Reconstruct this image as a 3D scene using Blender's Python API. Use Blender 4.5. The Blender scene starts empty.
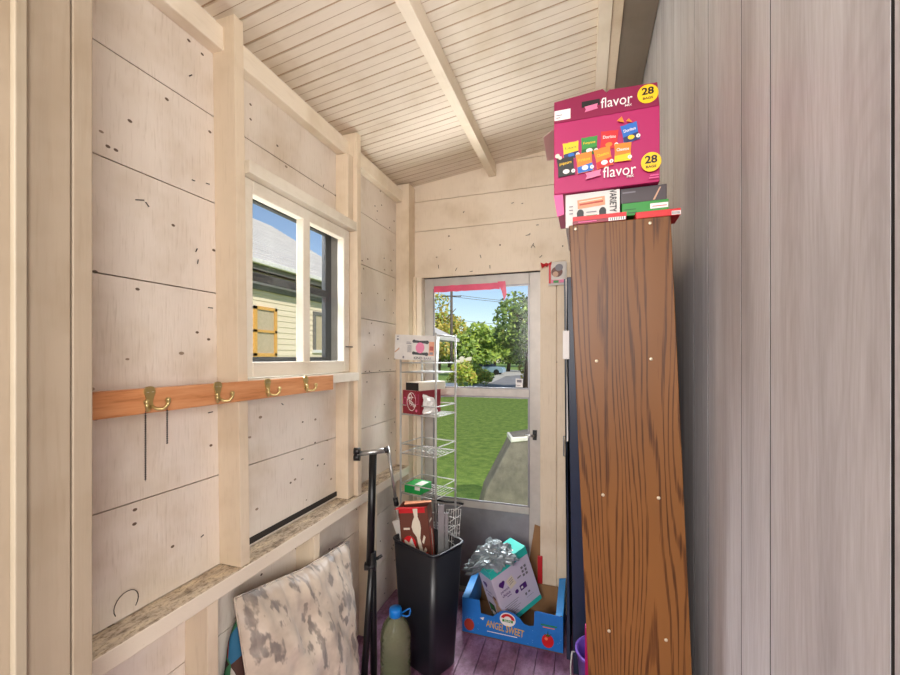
import bpy, math, random
from mathutils import Vector, Matrix, noise
R = math.radians
SC = bpy.context.scene
COL = SC.collection
random.seed(7)

# ------------------------------------------------------------------ camera
H = 1.5
F = 404.0
TH = math.atan(135 / F)
SN, CS = math.sin(TH), math.cos(TH)
cam_d = bpy.data.cameras.new('camera')
cam_d.sensor_width = 36
cam_d.lens = F / 900 * 36
cam_d.shift_y = 19.5 / 900
cam_d.clip_start = 0.02
cam_d.clip_end = 500
cam = bpy.data.objects.new('camera', cam_d)
cam.location = (0, 0, H)
cam.rotation_euler = (R(90), 0, TH)
COL.objects.link(cam)
SC.camera = cam


def W(px, py, d):
    """a point of the place at depth d seen at a pixel of the photo"""
    r = (px - 450) / F * d
    return Vector((r * CS - d * SN, r * SN + d * CS, H - (py - 357) / F * d))


# ------------------------------------------------------------------ materials
MATS = {}


def newmat(name):
    m = bpy.data.materials.new(name)
    m.use_nodes = True
    nt = m.node_tree
    b = nt.nodes['Principled BSDF']
    MATS[name] = m
    return m, nt, b


def lin(c):
    return tuple((x / 255 / 12.92) if x / 255 <= .04045 else ((x / 255 + .055) / 1.055) ** 2.4 for x in c) + (1,)


def node(nt, t, **kw):
    n = nt.nodes.new(t)
    for k, v in kw.items():
        if k.startswith('i_'):
            n.inputs[k[2:].replace('_', ' ')].default_value = v
        else:
            setattr(n, k, v)
    return n


def coords(nt, scale, rot=(0, 0, 0)):
    tc = node(nt, 'ShaderNodeTexCoord')
    mp = node(nt, 'ShaderNodeMapping')
    mp.inputs['Scale'].default_value = scale
    mp.inputs['Rotation'].default_value = rot
    nt.links.new(tc.outputs['Object'], mp.inputs['Vector'])
    return mp.outputs['Vector']


def noise_tex(nt, scale, s, detail=3, rough=.55):
    n = node(nt, 'ShaderNodeTexNoise')
    n.inputs['Scale'].default_value = s
    n.inputs['Detail'].default_value = detail
    n.inputs['Roughness'].default_value = rough
    nt.links.new(coords(nt, scale), n.inputs['Vector'])
    return n.outputs['Fac']


def ramp(nt, fac, stops):
    r = node(nt, 'ShaderNodeValToRGB')
    el = r.color_ramp.elements
    while len(el) < len(stops):
        el.new(.5)
    for e, (p, c) in zip(el, stops):
        e.position = p
        e.color = c if len(c) == 4 else lin(c)
    nt.links.new(fac, r.inputs['Fac'])
    return r.outputs['Color']


def mix(nt, fac, a, b, mode='MIX'):
    m = node(nt, 'ShaderNodeMix', data_type='RGBA', blend_type=mode)
    for s, v in ((m.inputs[0], fac), (m.inputs[6], a), (m.inputs[7], b)):
        if isinstance(v, bpy.types.NodeSocket):
            nt.links.new(v, s)
        else:
            s.default_value = v
    return m.outputs[2]


def bump(nt, b, h, strength=.2, dist=.002):
    n = node(nt, 'ShaderNodeBump')
    n.inputs['Strength'].default_value = strength
    n.inputs['Distance'].default_value = dist
    nt.links.new(h, n.inputs['Height'])
    nt.links.new(n.outputs['Normal'], b.inputs['Normal'])


def plain(name, c, rough=.5, metal=0, spec=.5, emit=None, trans=0, alpha=1):
    m, nt, b = newmat(name)
    n = noise_tex(nt, (1, 1, 1), 14, 3)
    cc = lin(c)
    d = tuple(x * .88 for x in cc[:3]) + (1,)
    nt.links.new(ramp(nt, n, [(.35, d), (.65, cc)]), b.inputs['Base Color'])
    b.inputs['Roughness'].default_value = rough
    b.inputs['Metallic'].default_value = metal
    b.inputs['Specular IOR Level'].default_value = spec
    b.inputs['Transmission Weight'].default_value = trans
    b.inputs['Alpha'].default_value = alpha
    return m


def flat(name, c, rough=.45):
    m, nt, b = newmat(name)
    b.inputs['Base Color'].default_value = lin(c)
    b.inputs['Roughness'].default_value = rough
    return m


def specks(nt, scale, keep=.86, size=.16):
    """sparse dark nail and knot marks: 1 inside a mark"""
    v = node(nt, 'ShaderNodeTexVoronoi')
    v.inputs['Scale'].default_value = 1
    nt.links.new(coords(nt, scale), v.inputs['Vector'])
    lt = node(nt, 'ShaderNodeMath', operation='LESS_THAN')
    nt.links.new(v.outputs['Distance'], lt.inputs[0])
    lt.inputs[1].default_value = size
    sp = node(nt, 'ShaderNodeSeparateColor')
    nt.links.new(v.outputs['Color'], sp.inputs[0])
    gt = node(nt, 'ShaderNodeMath', operation='GREATER_THAN')
    nt.links.new(sp.outputs[0], gt.inputs[0])
    gt.inputs[1].default_value = keep
    mu = node(nt, 'ShaderNodeMath', operation='MULTIPLY')
    nt.links.new(lt.outputs[0], mu.inputs[0])
    nt.links.new(gt.outputs[0], mu.inputs[1])
    return mu.outputs[0]


def painted(name, c, grain=(30, 30, 2.2), rough=.55, dirt=.5, sp=True, spscale=(9, 9, 13), bst=.25):
    """old cream paint over sawn boards: brush marks, yellowing, marks"""
    m, nt, b = newmat(name)
    cc = lin(c)
    lo = (cc[0] * .84, cc[1] * .80, cc[2] * .74, 1)
    hi = (min(1, cc[0] * 1.05), min(1, cc[1] * 1.05), min(1, cc[2] * 1.06), 1)
    big = noise_tex(nt, (1, 1, 1), 3.2, 4, .6)
    col = ramp(nt, big, [(.3, lo), (.5, cc), (.7, hi)])
    g = noise_tex(nt, grain, 6, 4, .6)
    gcol = ramp(nt, g, [(.28, (.80, .77, .72, 1)), (.45, (1, 1, 1, 1))])
    col = mix(nt, dirt, col, mix(nt, 1, col, gcol, 'MULTIPLY'))
    if sp:
        k = 2.2
        s = specks(nt, (spscale[0] * k, spscale[1] * k, spscale[2] * k), .95, .12)
        col = mix(nt, s, col, (.12, .08, .05, 1))
        s2 = specks(nt, (spscale[0] * 1.1, spscale[1] * 1.1, spscale[2] * 1.3), .86, .085)
        col = mix(nt, s2, col, (.30, .22, .15, 1))
    nt.links.new(col, b.inputs['Base Color'])
    b.inputs['Roughness'].default_value = rough
    bump(nt, b, g, bst, .003)
    return m


CREAM = (230, 213, 190)
M_wall = painted('cream_wall_paint', (228, 217, 204), grain=(2, 26, 2.0), dirt=.75, bst=.4)
M_wallb = painted('peach_wall_paint', (228, 213, 191), grain=(26, 2, 2.0), spscale=(11, 9, 11))
M_stud = painted('cream_stud_paint', (226, 209, 184), grain=(22, 22, 1.4), sp=False, bst=.15)
M_trimw = painted('white_window_paint', (232, 224, 208), grain=(20, 4, 20), sp=False, dirt=.3, bst=.12)
M_ceil = painted('cream_ceiling_paint', (230, 219, 202), grain=(2.2, 26, 20), sp=False, dirt=.3, bst=.1)
M_beam = painted('cream_beam_paint', (238, 226, 206), grain=(20, 1.6, 20), sp=False, dirt=.3, bst=.1)
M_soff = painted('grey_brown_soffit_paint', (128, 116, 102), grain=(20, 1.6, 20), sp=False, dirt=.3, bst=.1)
M_jamb = painted('shaded_tan_jamb_paint', (160, 145, 125), grain=(20, 20, 1.2), sp=False, dirt=.4, bst=.15)  # the jamb's shade is darkened into its base colour
M_slot = flat('black_panel_slot', (24, 22, 21), .95)
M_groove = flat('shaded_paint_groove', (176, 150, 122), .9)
M_bead = painted('shaded_tan_bead_paint', (158, 146, 126), grain=(20, 20, 1.2), sp=False, dirt=.3, bst=.1)  # bead colour lowered too, to paint in shade and hold down lamp light
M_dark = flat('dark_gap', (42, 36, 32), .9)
M_black = plain('black_plastic', (20, 20, 22), .42)
M_blackm = plain('black_steel', (17, 17, 19), .35, .2)


def ledge_mat():
    m, nt, b = newmat('grimy_ledge_paint')
    cc = lin((226, 212, 184))
    n = noise_tex(nt, (9, 4, 9), 3, 6, .7)
    n2 = noise_tex(nt, (40, 20, 40), 3, 4, .7)
    tc = node(nt, 'ShaderNodeTexCoord')
    ge = node(nt, 'ShaderNodeNewGeometry')
    sx = node(nt, 'ShaderNodeSeparateXYZ')
    nt.links.new(ge.outputs['Normal'], sx.inputs[0])
    up = node(nt, 'ShaderNodeMath', operation='GREATER_THAN')
    nt.links.new(sx.outputs['Z'], up.inputs[0])
    up.inputs[1].default_value = .7
    d1 = ramp(nt, n, [(.34, (.22, .17, .12, 1)), (.50, (.60, .50, .38, 1)), (.64, cc)])
    d2 = ramp(nt, n2, [(.36, (.35, .28, .2, 1)), (.5, (1, 1, 1, 1))])
    top = mix(nt, .8, d1, d2, 'MULTIPLY')
    face = ramp(nt, n2, [(.27, (.55, .45, .33, 1)), (.34, lin((230, 217, 197)))])
    nt.links.new(mix(nt, up.outputs[0], face, top), b.inputs['Base Color'])
    b.inputs['Roughness'].default_value = .7
    bump(nt, b, n2, .3, .002)
    return m


M_ledge = ledge_mat()


def oak():
    m, nt, b = newmat('brown_oak_laminate')
    tc = node(nt, 'ShaderNodeTexCoord')
    sx = node(nt, 'ShaderNodeSeparateXYZ')
    nt.links.new(tc.outputs['Object'], sx.inputs[0])
    n = noise_tex(nt, (4.6, 4.6, .42), 1.5, 2, .4)
    a = node(nt, 'ShaderNodeMath', operation='MULTIPLY_ADD')
    nt.links.new(n, a.inputs[0])
    a.inputs[1].default_value = 210
    xx = node(nt, 'ShaderNodeMath', operation='MULTIPLY')
    nt.links.new(sx.outputs['X'], xx.inputs[0])
    xx.inputs[1].default_value = 260
    nt.links.new(xx.outputs[0], a.inputs[2])
    s = node(nt, 'ShaderNodeMath', operation='SINE')
    nt.links.new(a.outputs[0], s.inputs[0])
    s2 = node(nt, 'ShaderNodeMath', operation='MULTIPLY_ADD')
    nt.links.new(s.outputs[0], s2.inputs[0])
    s2.inputs[1].default_value = .5
    s2.inputs[2].default_value = .5
    fine = noise_tex(nt, (160, 160, 5), 2, 3, .6)
    mm = node(nt, 'ShaderNodeMath', operation='MULTIPLY_ADD')
    nt.links.new(fine, mm.inputs[0])
    mm.inputs[1].default_value = 1.35
    nt.links.new(s2.outputs[0], mm.inputs[2])
    col = ramp(nt, mm.outputs[0], [(.35, (58, 32, 13)), (.70, (90, 54, 24)), (.92, (116, 73, 34)), (1.0, (126, 82, 41))])
    lowf = noise_tex(nt, (3, 3, .8), 2, 3)
    col = mix(nt, .55, col, ramp(nt, lowf, [(.3, (.62, .6, .58, 1)), (.7, (1.0, 1.0, 1.0, 1))]), 'MULTIPLY')
    nt.links.new(col, b.inputs['Base Color'])
    b.inputs['Roughness'].default_value = .42
    b.inputs['Specular IOR Level'].default_value = .3
    return m


M_oak = oak()


def greypanel():
    m, nt, b = newmat('grey_wood_panelling')
    st = noise_tex(nt, (1, 7, .45), 2.0, 6, .62)
    fine = noise_tex(nt, (1, 110, 6.0), 2.2, 5, .7)
    band = noise_tex(nt, (1, 2.6, .22), 2.6, 2, .5)
    # cathedral figure: contour lines of a stretched noise
    fig = noise_tex(nt, (1, 5, .5), 1.4, 2, .4)
    a = node(nt, 'ShaderNodeMath', operation='MULTIPLY')
    nt.links.new(fig, a.inputs[0])
    a.inputs[1].default_value = 170
    sn_ = node(nt, 'ShaderNodeMath', operation='SINE')
    nt.links.new(a.outputs[0], sn_.inputs[0])
    s2 = node(nt, 'ShaderNodeMath', operation='MULTIPLY_ADD')
    nt.links.new(sn_.outputs[0], s2.inputs[0])
    s2.inputs[1].default_value = .5
    s2.inputs[2].default_value = .5
    col = ramp(nt, st, [(.28, (176, 177, 181)), (.44, (200, 201, 206)), (.58, (216, 218, 223)), (.78, (230, 232, 237))])
    col = mix(nt, .6, col, ramp(nt, fine, [(.3, (.72, .70, .68, 1)), (.62, (1, 1, 1, 1))]), 'MULTIPLY')
    col = mix(nt, .13, col, ramp(nt, s2.outputs[0], [(.0, (.55, .52, .5, 1)), (.5, (1, 1, 1, 1))]), 'MULTIPLY')
    col = mix(nt, .55, col, ramp(nt, band, [(.36, (.78, .74, .72, 1)), (.56, (1, 1, 1, 1))]), 'MULTIPLY')
    nt.links.new(col, b.inputs['Base Color'])
    b.inputs['Roughness'].default_value = .42
    return m


M_panel = greypanel()


def orangewood():
    m, nt, b = newmat('orange_varnished_pine')
    n = noise_tex(nt, (14, 1.3, 14), 4, 5, .6)
    col = ramp(nt, n, [(.28, (158, 94, 54)), (.45, (206, 140, 92)), (.7, (222, 162, 116))])
    s = specks(nt, (9, 7, 14), .7, .2)
    col = mix(nt, s, col, lin((110, 55, 24)))
    nt.links.new(col, b.inputs['Base Color'])
    b.inputs['Roughness'].default_value = .4
    return m


M_pine = orangewood()


def floormat():
    m, nt, b = newmat('worn_mauve_floor_paint')
    n = noise_tex(nt, (2, 1, 1), 7, 6, .7)
    n2 = noise_tex(nt, (1, 1, 1), 46, 5, .75)
    col = ramp(nt, n, [(.28, (84, 52, 58)), (.45, (126, 84, 112)), (.6, (150, 112, 140)), (.75, (170, 136, 160))])
    col = mix(nt, .6, col, ramp(nt, n2, [(.33, (.42, .34, .36, 1)), (.5, (1, 1, 1, 1))]), 'MULTIPLY')
    nt.links.new(col, b.inputs['Base Color'])
    b.inputs['Roughness'].default_value = .45
    bump(nt, b, n2, .2, .002)
    return m


M_floor = floormat()


def glassmat(name='window_glass', tint=(1, 1, 1, 1), refl=1.0):
    m = bpy.data.materials.new(name)
    m.use_nodes = True
    nt = m.node_tree
    nt.nodes.clear()
    out = node(nt, 'ShaderNodeOutputMaterial')
    tr = node(nt, 'ShaderNodeBsdfTransparent')
    tr.inputs[0].default_value = tint
    gl = node(nt, 'ShaderNodeBsdfGlossy')
    gl.inputs['Roughness'].default_value = .12
    lw = node(nt, 'ShaderNodeLayerWeight')
    pw_ = node(nt, 'ShaderNodeMath', operation='POWER')
    nt.links.new(lw.outputs['Facing'], pw_.inputs[0])
    pw_.inputs[1].default_value = 5
    fr = node(nt, 'ShaderNodeMath', operation='MULTIPLY_ADD')
    nt.links.new(pw_.outputs[0], fr.inputs[0])
    fr.inputs[1].default_value = .5
    fr.inputs[2].default_value = .006
    ms = node(nt, 'ShaderNodeMixShader')
    nt.links.new(fr.outputs[0], ms.inputs[0])
    nt.links.new(tr.outputs[0], ms.inputs[1])
    nt.links.new(gl.outputs[0], ms.inputs[2])
    nt.links.new(ms.outputs[0], out.inputs[0])
    return m


M_glass = glassmat()
M_screen = glassmat('dusty_lower_glass', (.86, .86, .84, 1))
M_alu = plain('dull_white_aluminium', (196, 190, 182), .45, .15)
M_alud = plain('grey_aluminium_kick_panel', (150, 148, 150), .45, .5)
M_storm = plain('dark_storm_window_metal', (58, 60, 62), .5)
M_jambgrey = plain('grey_outer_jamb', (140, 138, 134), .7)
M_wire = plain('white_coated_wire', (186, 184, 180), .35, .1)
M_silver = plain('silver_tube', (186, 186, 184), .3, .85)
M_greybar = plain('grey_metal_channel', (150, 150, 150), .4, .6)
M_brass = plain('aged_brass', (208, 186, 128), .32, .7)
M_screw = plain('screw_steel', (214, 200, 172), .35, .5)
M_bin = plain('black_bin_plastic', (24, 25, 32), .36)
M_binrim = plain('worn_grey_rim', (150, 156, 160), .5)
M_paper = plain('white_card', (226, 222, 216), .6)
M_brown = plain('brown_corrugated_card', (150, 112, 74), .8)
M_magenta = flat('magenta_card', (174, 8, 92), .5)
M_magd = flat('dark_magenta_card', (136, 8, 66), .5)
M_pinkl = flat('pink_card_inside', (226, 90, 150), .5)
M_yel = flat('yellow_print', (248, 200, 22))
M_blk = flat('black_print', (18, 16, 18))
M_wht = flat('white_print', (240, 236, 232))
M_red = flat('red_print', (204, 26, 34))
M_green = flat('green_print', (40, 140, 50))
M_greend = flat('dark_green_print', (22, 92, 34))
M_blue = flat('blue_print', (28, 104, 190))
M_navyp = flat('navy_print', (24, 40, 90))
M_orange = flat('orange_print', (240, 130, 24))
M_pinkp = flat('pink_print', (226, 120, 160))
M_salmon = flat('salmon_print', (222, 150, 112))
M_maroon = flat('maroon_card', (134, 24, 44), .4)
M_purple = flat('purple_print', (82, 34, 116))
M_teal = flat('teal_card', (52, 196, 182), .4)
M_lav = flat('pale_lavender_card', (214, 204, 222), .45)
M_greyp = flat('grey_print', (120, 116, 124))
M_skin = flat('tan_print', (196, 156, 128))
M_cocoa = flat('cocoa_card', (104, 56, 42), .45)
M_rust = flat('rust_print', (176, 60, 40))
M_creamc = flat('cream_card', (228, 216, 196), .5)
M_bluebox = plain('bright_blue_card', (36, 120, 206), .4)
M_bluein = plain('bright_blue_side_card', (40, 146, 226), .4)
M_navy = plain('navy_cabinet_laminate', (30, 42, 66), .4)
M_purpleb = plain('purple_bucket_plastic', (124, 88, 190), .35)
M_tape = plain('pink_tape', (232, 88, 124), .4)
M_pblue = flat('pale_blue_print', (120, 180, 232))
M_gold = flat('gold_print', (226, 176, 44))
M_redp = plain('red_plastic', (190, 30, 36), .4)
M_cap = plain('blue_cap_plastic', (22, 124, 214), .3)


def jugmat():
    m, nt, b = newmat('greenish_translucent_plastic')
    b.inputs['Base Color'].default_value = lin((186, 196, 152))
    b.inputs['Roughness'].default_value = .18
    b.inputs['Transmission Weight'].default_value = .8
    b.inputs['IOR'].default_value = 1.2
    return m


M_jug = jugmat()


def pillowmat():
    m, nt, b = newmat('beige_satin_with_grey_leaves')
    n = noise_tex(nt, (4, 13, 8), 1.5, 2, .5)
    n2 = noise_tex(nt, (6, 22, 11), 1.2, 3, .6)
    n3 = noise_tex(nt, (3, 6, 6), 2, 3)
    base = ramp(nt, n3, [(.35, (178, 162, 146)), (.65, (206, 190, 172))])
    mu = node(nt, 'ShaderNodeMath', operation='MULTIPLY')
    nt.links.new(n, mu.inputs[0])
    nt.links.new(n2, mu.inputs[1])
    leaf = ramp(nt, mu.outputs[0], [(.275, (0, 0, 0, 1)), (.315, (.8, .8, .8, 1))])
    leafc = ramp(nt, n2, [(.45, (150, 138, 128)), (.65, (100, 92, 90))])
    nt.links.new(mix(nt, leaf, base, leafc), b.inputs['Base Color'])
    b.inputs['Roughness'].default_value = .42
    b.inputs['Sheen Weight'].default_value = .2
    return m


M_pillow = pillowmat()


def clothesmat():
    m, nt, b = newmat('multicoloured_printed_cloth')
    v = node(nt, 'ShaderNodeTexVoronoi')
    v.inputs['Scale'].default_value = 1
    nt.links.new(coords(nt, (20, 20, 14)), v.inputs['Vector'])
    sp = node(nt, 'ShaderNodeSeparateColor')
    nt.links.new(v.outputs['Color'], sp.inputs[0])
    r = ramp(nt, sp.outputs[0], [(0, (52, 34, 30)), (.25, (40, 104, 140)), (.42, (136, 58, 48)), (.56, (52, 108, 72)), (.72, (186, 180, 172)), (.84, (74, 46, 38))])
    for nd in nt.nodes:
        if nd.type == 'VALTORGB':
            nd.color_ramp.interpolation = 'CONSTANT'
    nt.links.new(r, b.inputs['Base Color'])
    b.inputs['Roughness'].default_value = .75
    return m


M_cloth = clothesmat()
M_bag = plain('grey_plastic_film', (146, 158, 164), .28, .2)
M_bag.node_tree.nodes['Principled BSDF'].inputs['Specular IOR Level'].default_value = .8


def two(name, a, c, scale, sc=(1, 1, 1), rough=.8):
    m, nt, b = newmat(name)
    n = noise_tex(nt, sc, scale, 5, .65)
    nt.links.new(ramp(nt, n, [(.32, a), (.68, c)]), b.inputs['Base Color'])
    b.inputs['Roughness'].default_value = rough
    bump(nt, b, n, .3, .02)
    return m


M_lawn = two('lawn_grass', (92, 126, 46), (148, 172, 80), 5.5, (1, 1, 1), .9)
M_road = two('grey_asphalt', (128, 126, 128), (160, 156, 154), 1.2)
M_pave = two('pale_concrete_paving', (186, 180, 172), (210, 204, 194), 1.5)
M_conc = two('weathered_concrete', (96, 90, 84), (126, 118, 108), 6)
M_concl = two('lit_concrete_edge', (196, 192, 188), (216, 212, 206), 8)  # light on the stair wall's top edge, put into the colour
M_shing = two('pale_grey_shingles', (190, 186, 184), (214, 210, 206), 3, (1, .4, 6))
M_siding = two('sage_cream_siding', (226, 211, 184), (238, 224, 200), 2.5, (1, .3, 6))
M_eave = plain('white_gutter', (232, 230, 226), .5)
M_eaved = plain('grey_soffit_boards', (120, 116, 112), .7)
M_wframe = plain('ochre_window_frame', (226, 172, 92), .6)
M_wglass = plain('curtained_pane', (196, 178, 150), .3)
M_greyh = plain('blue_grey_house_siding', (142, 152, 168), .7)
M_bark = two('tree_bark', (70, 54, 40), (102, 82, 62), 6)
M_pole = two('weathered_pole_wood', (84, 74, 66), (112, 100, 90), 6)
M_carp = plain('pale_blue_car_paint', (170, 198, 224), .25, .3)
M_tyre = plain('tyre_rubber', (26, 26, 26), .8)


def leafmat(name, a, c, d):
    m, nt, b = newmat(name)
    n = noise_tex(nt, (1, 1, 1), 2.2, 4, .6)
    col = ramp(nt, n, [(.3, a), (.5, c), (.7, d)])
    nt.links.new(col, b.inputs['Base Color'])
    b.inputs['Roughness'].default_value = .6
    b.inputs['Transmission Weight'].default_value = .0
    return m


M_lf_dark = leafmat('deep_green_leaves', (58, 88, 42), (92, 120, 58), (146, 150, 74))
M_lf_mid = leafmat('mid_green_leaves', (104, 138, 56), (144, 172, 78), (182, 198, 104))
M_lf_yel = leafmat('yellowing_leaves', (150, 142, 52), (196, 178, 74), (216, 190, 100))
M_lf_lime = leafmat('lime_green_leaves', (130, 160, 50), (170, 192, 70), (206, 214, 104))


# ------------------------------------------------------------------ mesh helpers
ORG = {}


class MB:
    def __init__(s):
        s.v, s.f, s.m, s.sm, s.mats = [], [], [], [], []

    def add(s, verts, faces, mat, smooth=False, M=None):
        if mat not in s.mats:
            s.mats.append(mat)
        k = s.mats.index(mat)
        o = len(s.v)
        for p in verts:
            p = Vector(p)
            s.v.append(M @ p if M else p)
        for f in faces:
            s.f.append([o + i for i in f])
            s.m.append(k)
            s.sm.append(smooth)
        return s

    def box(s, x0, x1, y0, y1, z0, z1, mat, M=None):
        v = [(x0, y0, z0), (x1, y0, z0), (x1, y1, z0), (x0, y1, z0), (x0, y0, z1), (x1, y0, z1), (x1, y1, z1), (x0, y1, z1)]
        return s.add(v, [(0, 3, 2, 1), (4, 5, 6, 7), (0, 1, 5, 4), (1, 2, 6, 5), (2, 3, 7, 6), (3, 0, 4, 7)], mat, False, M)

    def hexa(s, v, mat):
        return s.add(v, [(0, 3, 2, 1), (4, 5, 6, 7), (0, 1, 5, 4), (1, 2, 6, 5), (2, 3, 7, 6), (3, 0, 4, 7)], mat)

    def prism(s, poly, o, u, v, n, mat):
        """polygon in the plane o,u,v pushed along vector n"""
        o, u, v, n = Vector(o), Vector(u), Vector(v), Vector(n)
        a = [o + u * x + v * y for x, y in poly]
        k = len(a)
        fs = [list(range(k)), list(range(2 * k - 1, k - 1, -1))]
        fs += [[i, k + i, k + (i + 1) % k, (i + 1) % k] for i in range(k)]
        return s.add(a + [p + n for p in a], fs, mat)

    def tube(s, pts, r, mat, n=8, closed=False):
        pts = [Vector(p) for p in pts]
        k = len(pts)
        rr = r if isinstance(r, (list, tuple)) else [r] * k
        vs = []
        up = None
        for i, p in enumerate(pts):
            if closed:
                t = pts[(i + 1) % k] - pts[i - 1]
            else:
                t = pts[min(i + 1, k - 1)] - pts[max(i - 1, 0)]
            t.normalize()
            if up is None:
                up = Vector((0, 0, 1)) if abs(t.z) < .9 else Vector((1, 0, 0))
            a = up - t * up.dot(t)
            if a.length < 1e-5:
                a = t.orthogonal()
            a.normalize()
            up = a
            b = t.cross(a)
            for j in range(n):
                w = 2 * math.pi * j / n
                vs.append(p + (a * math.cos(w) + b * math.sin(w)) * rr[i])
        fs = []
        for i in range(k if closed else k - 1):
            q = (i + 1) % k
            for j in range(n):
                fs.append((i * n + j, i * n + (j + 1) % n, q * n + (j + 1) % n, q * n + j))
        s.add(vs, fs, mat, True)
        if not closed:
            o = len(s.v) - len(vs)
            km = s.mats.index(mat)
            for fc in (list(range(o + n - 1, o - 1, -1)), list(range(o + (k - 1) * n, o + k * n))):
                s.f.append(fc)
                s.m.append(km)
                s.sm.append(False)
        return s

    def lathe(s, prof, c, mat, n=24, M=None, cap=True):
        vs = [(c[0] + r * math.cos(2 * math.pi * j / n), c[1] + r * math.sin(2 * math.pi * j / n), c[2] + z) for r, z in prof for j in range(n)]
        k = len(prof)
        fs = [(i * n + j, i * n + (j + 1) % n, (i + 1) * n + (j + 1) % n, (i + 1) * n + j) for i in range(k - 1) for j in range(n)]
        if cap:
            fs += [list(range(n - 1, -1, -1)), list(range((k - 1) * n, k * n))]
        return s.add(vs, fs, mat, True, M)

    def build(s, name, parent=None, bevel=0, org=None, subsurf=0, solid=0):
        if parent is not None:
            o = ORG[parent]
        elif org is not None:
            o = Vector(org)
        else:
            xs = [p.x for p in s.v]; ys = [p.y for p in s.v]; zs = [p.z for p in s.v]
            o = Vector(((min(xs) + max(xs)) / 2, (min(ys) + max(ys)) / 2, min(zs)))
        me = bpy.data.meshes.new(name)
        me.from_pydata([p - o for p in s.v], [], s.f)
        for m in s.mats:
            me.materials.append(m)
        me.polygons.foreach_set('material_index', s.m)
        me.polygons.foreach_set('use_smooth', s.sm)
        me.update()
        ob = bpy.data.objects.new(name, me)
        COL.objects.link(ob)
        if parent is not None:
            ob.parent = parent
        else:
            ob.location = o
        ORG[ob] = o
        if solid:
            md = ob.modifiers.new('solid', 'SOLIDIFY')
            md.thickness = solid
        if bevel:
            md = ob.modifiers.new('bevel', 'BEVEL')
            md.width = bevel
            md.segments = 2
            md.limit_method = 'ANGLE'
        if subsurf:
            md = ob.modifiers.new('sub', 'SUBSURF')
            md.levels = md.render_levels = subsurf
        return ob


def tag(o, label, cat, group=None):
    o['label'] = label
    o['category'] = cat
    if group:
        o['group'] = group
    return o


def thing(name, label, cat, loc, group=None):
    o = bpy.data.objects.new(name, None)
    o.empty_display_size = .1
    COL.objects.link(o)
    o.location = loc
    ORG[o] = Vector(loc)
    return tag(o, label, cat, group)


def struct(o, label=None, cat=None):
    o['kind'] = 'structure'
    if label:
        o['label'] = label
    if cat:
        o['category'] = cat
    return o


def set_thing(name, loc, label, cat):
    o = bpy.data.objects.new(name, None)
    COL.objects.link(o)
    o.location = loc
    ORG[o] = Vector(loc)
    return struct(o, label, cat)


_TXT = {}


def text_geo(body):
    if body in _TXT:
        return _TXT[body]
    cu = bpy.data.curves.new('t', 'FONT')
    cu.body = body
    cu.resolution_u = 3
    cu.offset = .035 if body in ('28', 'BAGS') else (0 if body == 'flavor' else .012)
    ob = bpy.data.objects.new('t', cu)
    COL.objects.link(ob)
    dg = bpy.context.evaluated_depsgraph_get()
    me = bpy.data.meshes.new_from_object(ob.evaluated_get(dg))
    vs = [tuple(v.co) for v in me.vertices]
    fs = [list(p.vertices) for p in me.polygons]
    bpy.data.objects.remove(ob)
    bpy.data.curves.remove(cu)
    bpy.data.meshes.remove(me)
    xs = [v[0] for v in vs]; ys = [v[1] for v in vs]
    x0, y0, w, h = min(xs), min(ys), max(xs) - min(xs), max(ys) - min(ys)
    _TXT[body] = ([((v[0] - x0) / w, (v[1] - y0) / h) for v in vs], fs, w / h)
    return _TXT[body]


class Art:
    """printing on a face: u along, v up, lying just proud of the face"""
    def __init__(s, o, u, v, mb=None):
        s.o, s.u, s.v = Vector(o), Vector(u).normalized(), Vector(v).normalized()
        s.n = s.u.cross(s.v)
        s.mb = mb or MB()
        s.k = 1

    def P(s, x, y):
        return s.o + s.u * x + s.v * y + s.n * (.0002 + .00012 * s.k)

    def poly(s, pts, mat):
        s.k += 1
        s.mb.add([s.P(*p) for p in pts], [list(range(len(pts)))], mat)
        return s

    def rect(s, x0, y0, x1, y1, mat, rot=0):
        cx, cy = (x0 + x1) / 2, (y0 + y1) / 2
        c, q = math.cos(rot), math.sin(rot)
        return s.poly([(cx + (x - cx) * c - (y - cy) * q, cy + (x - cx) * q + (y - cy) * c) for x, y in ((x0, y0), (x1, y0), (x1, y1), (x0, y1))], mat)

    def disc(s, cx, cy, r, mat, ry=None, n=24, a0=0, a1=2 * math.pi):
        ry = ry or r
        return s.poly([(cx + r * math.cos(a0 + (a1 - a0) * i / n), cy + ry * math.sin(a0 + (a1 - a0) * i / n)) for i in range(n)], mat)

    def text(s, body, x0, y0, x1, y1, mat, rot=0):
        vs, fs, asp = text_geo(body)
        s.k += 1
        cx, cy = (x0 + x1) / 2, (y0 + y1) / 2
        w, h = x1 - x0, y1 - y0
        c, q = math.cos(rot), math.sin(rot)
        pts = []
        for a, b in vs:
            dx, dy = (a - .5) * w, (b - .5) * h
            pts.append(s.P(cx + dx * c - dy * q, cy + dx * q + dy * c))
        s.mb.add(pts, fs, mat)
        return s


# ================================================================== THE ROOM
XL, XF, YB, XR = -1.158, -1.067, 2.46, .245
Y0 = .46


def zc(x):
    return 2.622 + .122 * (x + 1.102)


# floor
b = MB()
x = -2.3
while x < 1.9:
    b.box(x + .001, x + .088, -3.2, 2.58, -.03, 0, M_floor)
    x += .09
b.box(-2.3, 1.9, -3.2, 2.58, -.06, -.031, M_dark)
struct(b.build('floor', org=(0, 0, 0)))

# left wall: horizontal planks with open joints, backed by dark sheathing
b = MB()
rows = [0, .27, .57, .808, 1.107, 1.41, 1.711, 2.007, 2.29, 2.66]
WY0, WY1, WZ0, WZ1 = 1.078, 1.737, 1.42, 2.125


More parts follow.
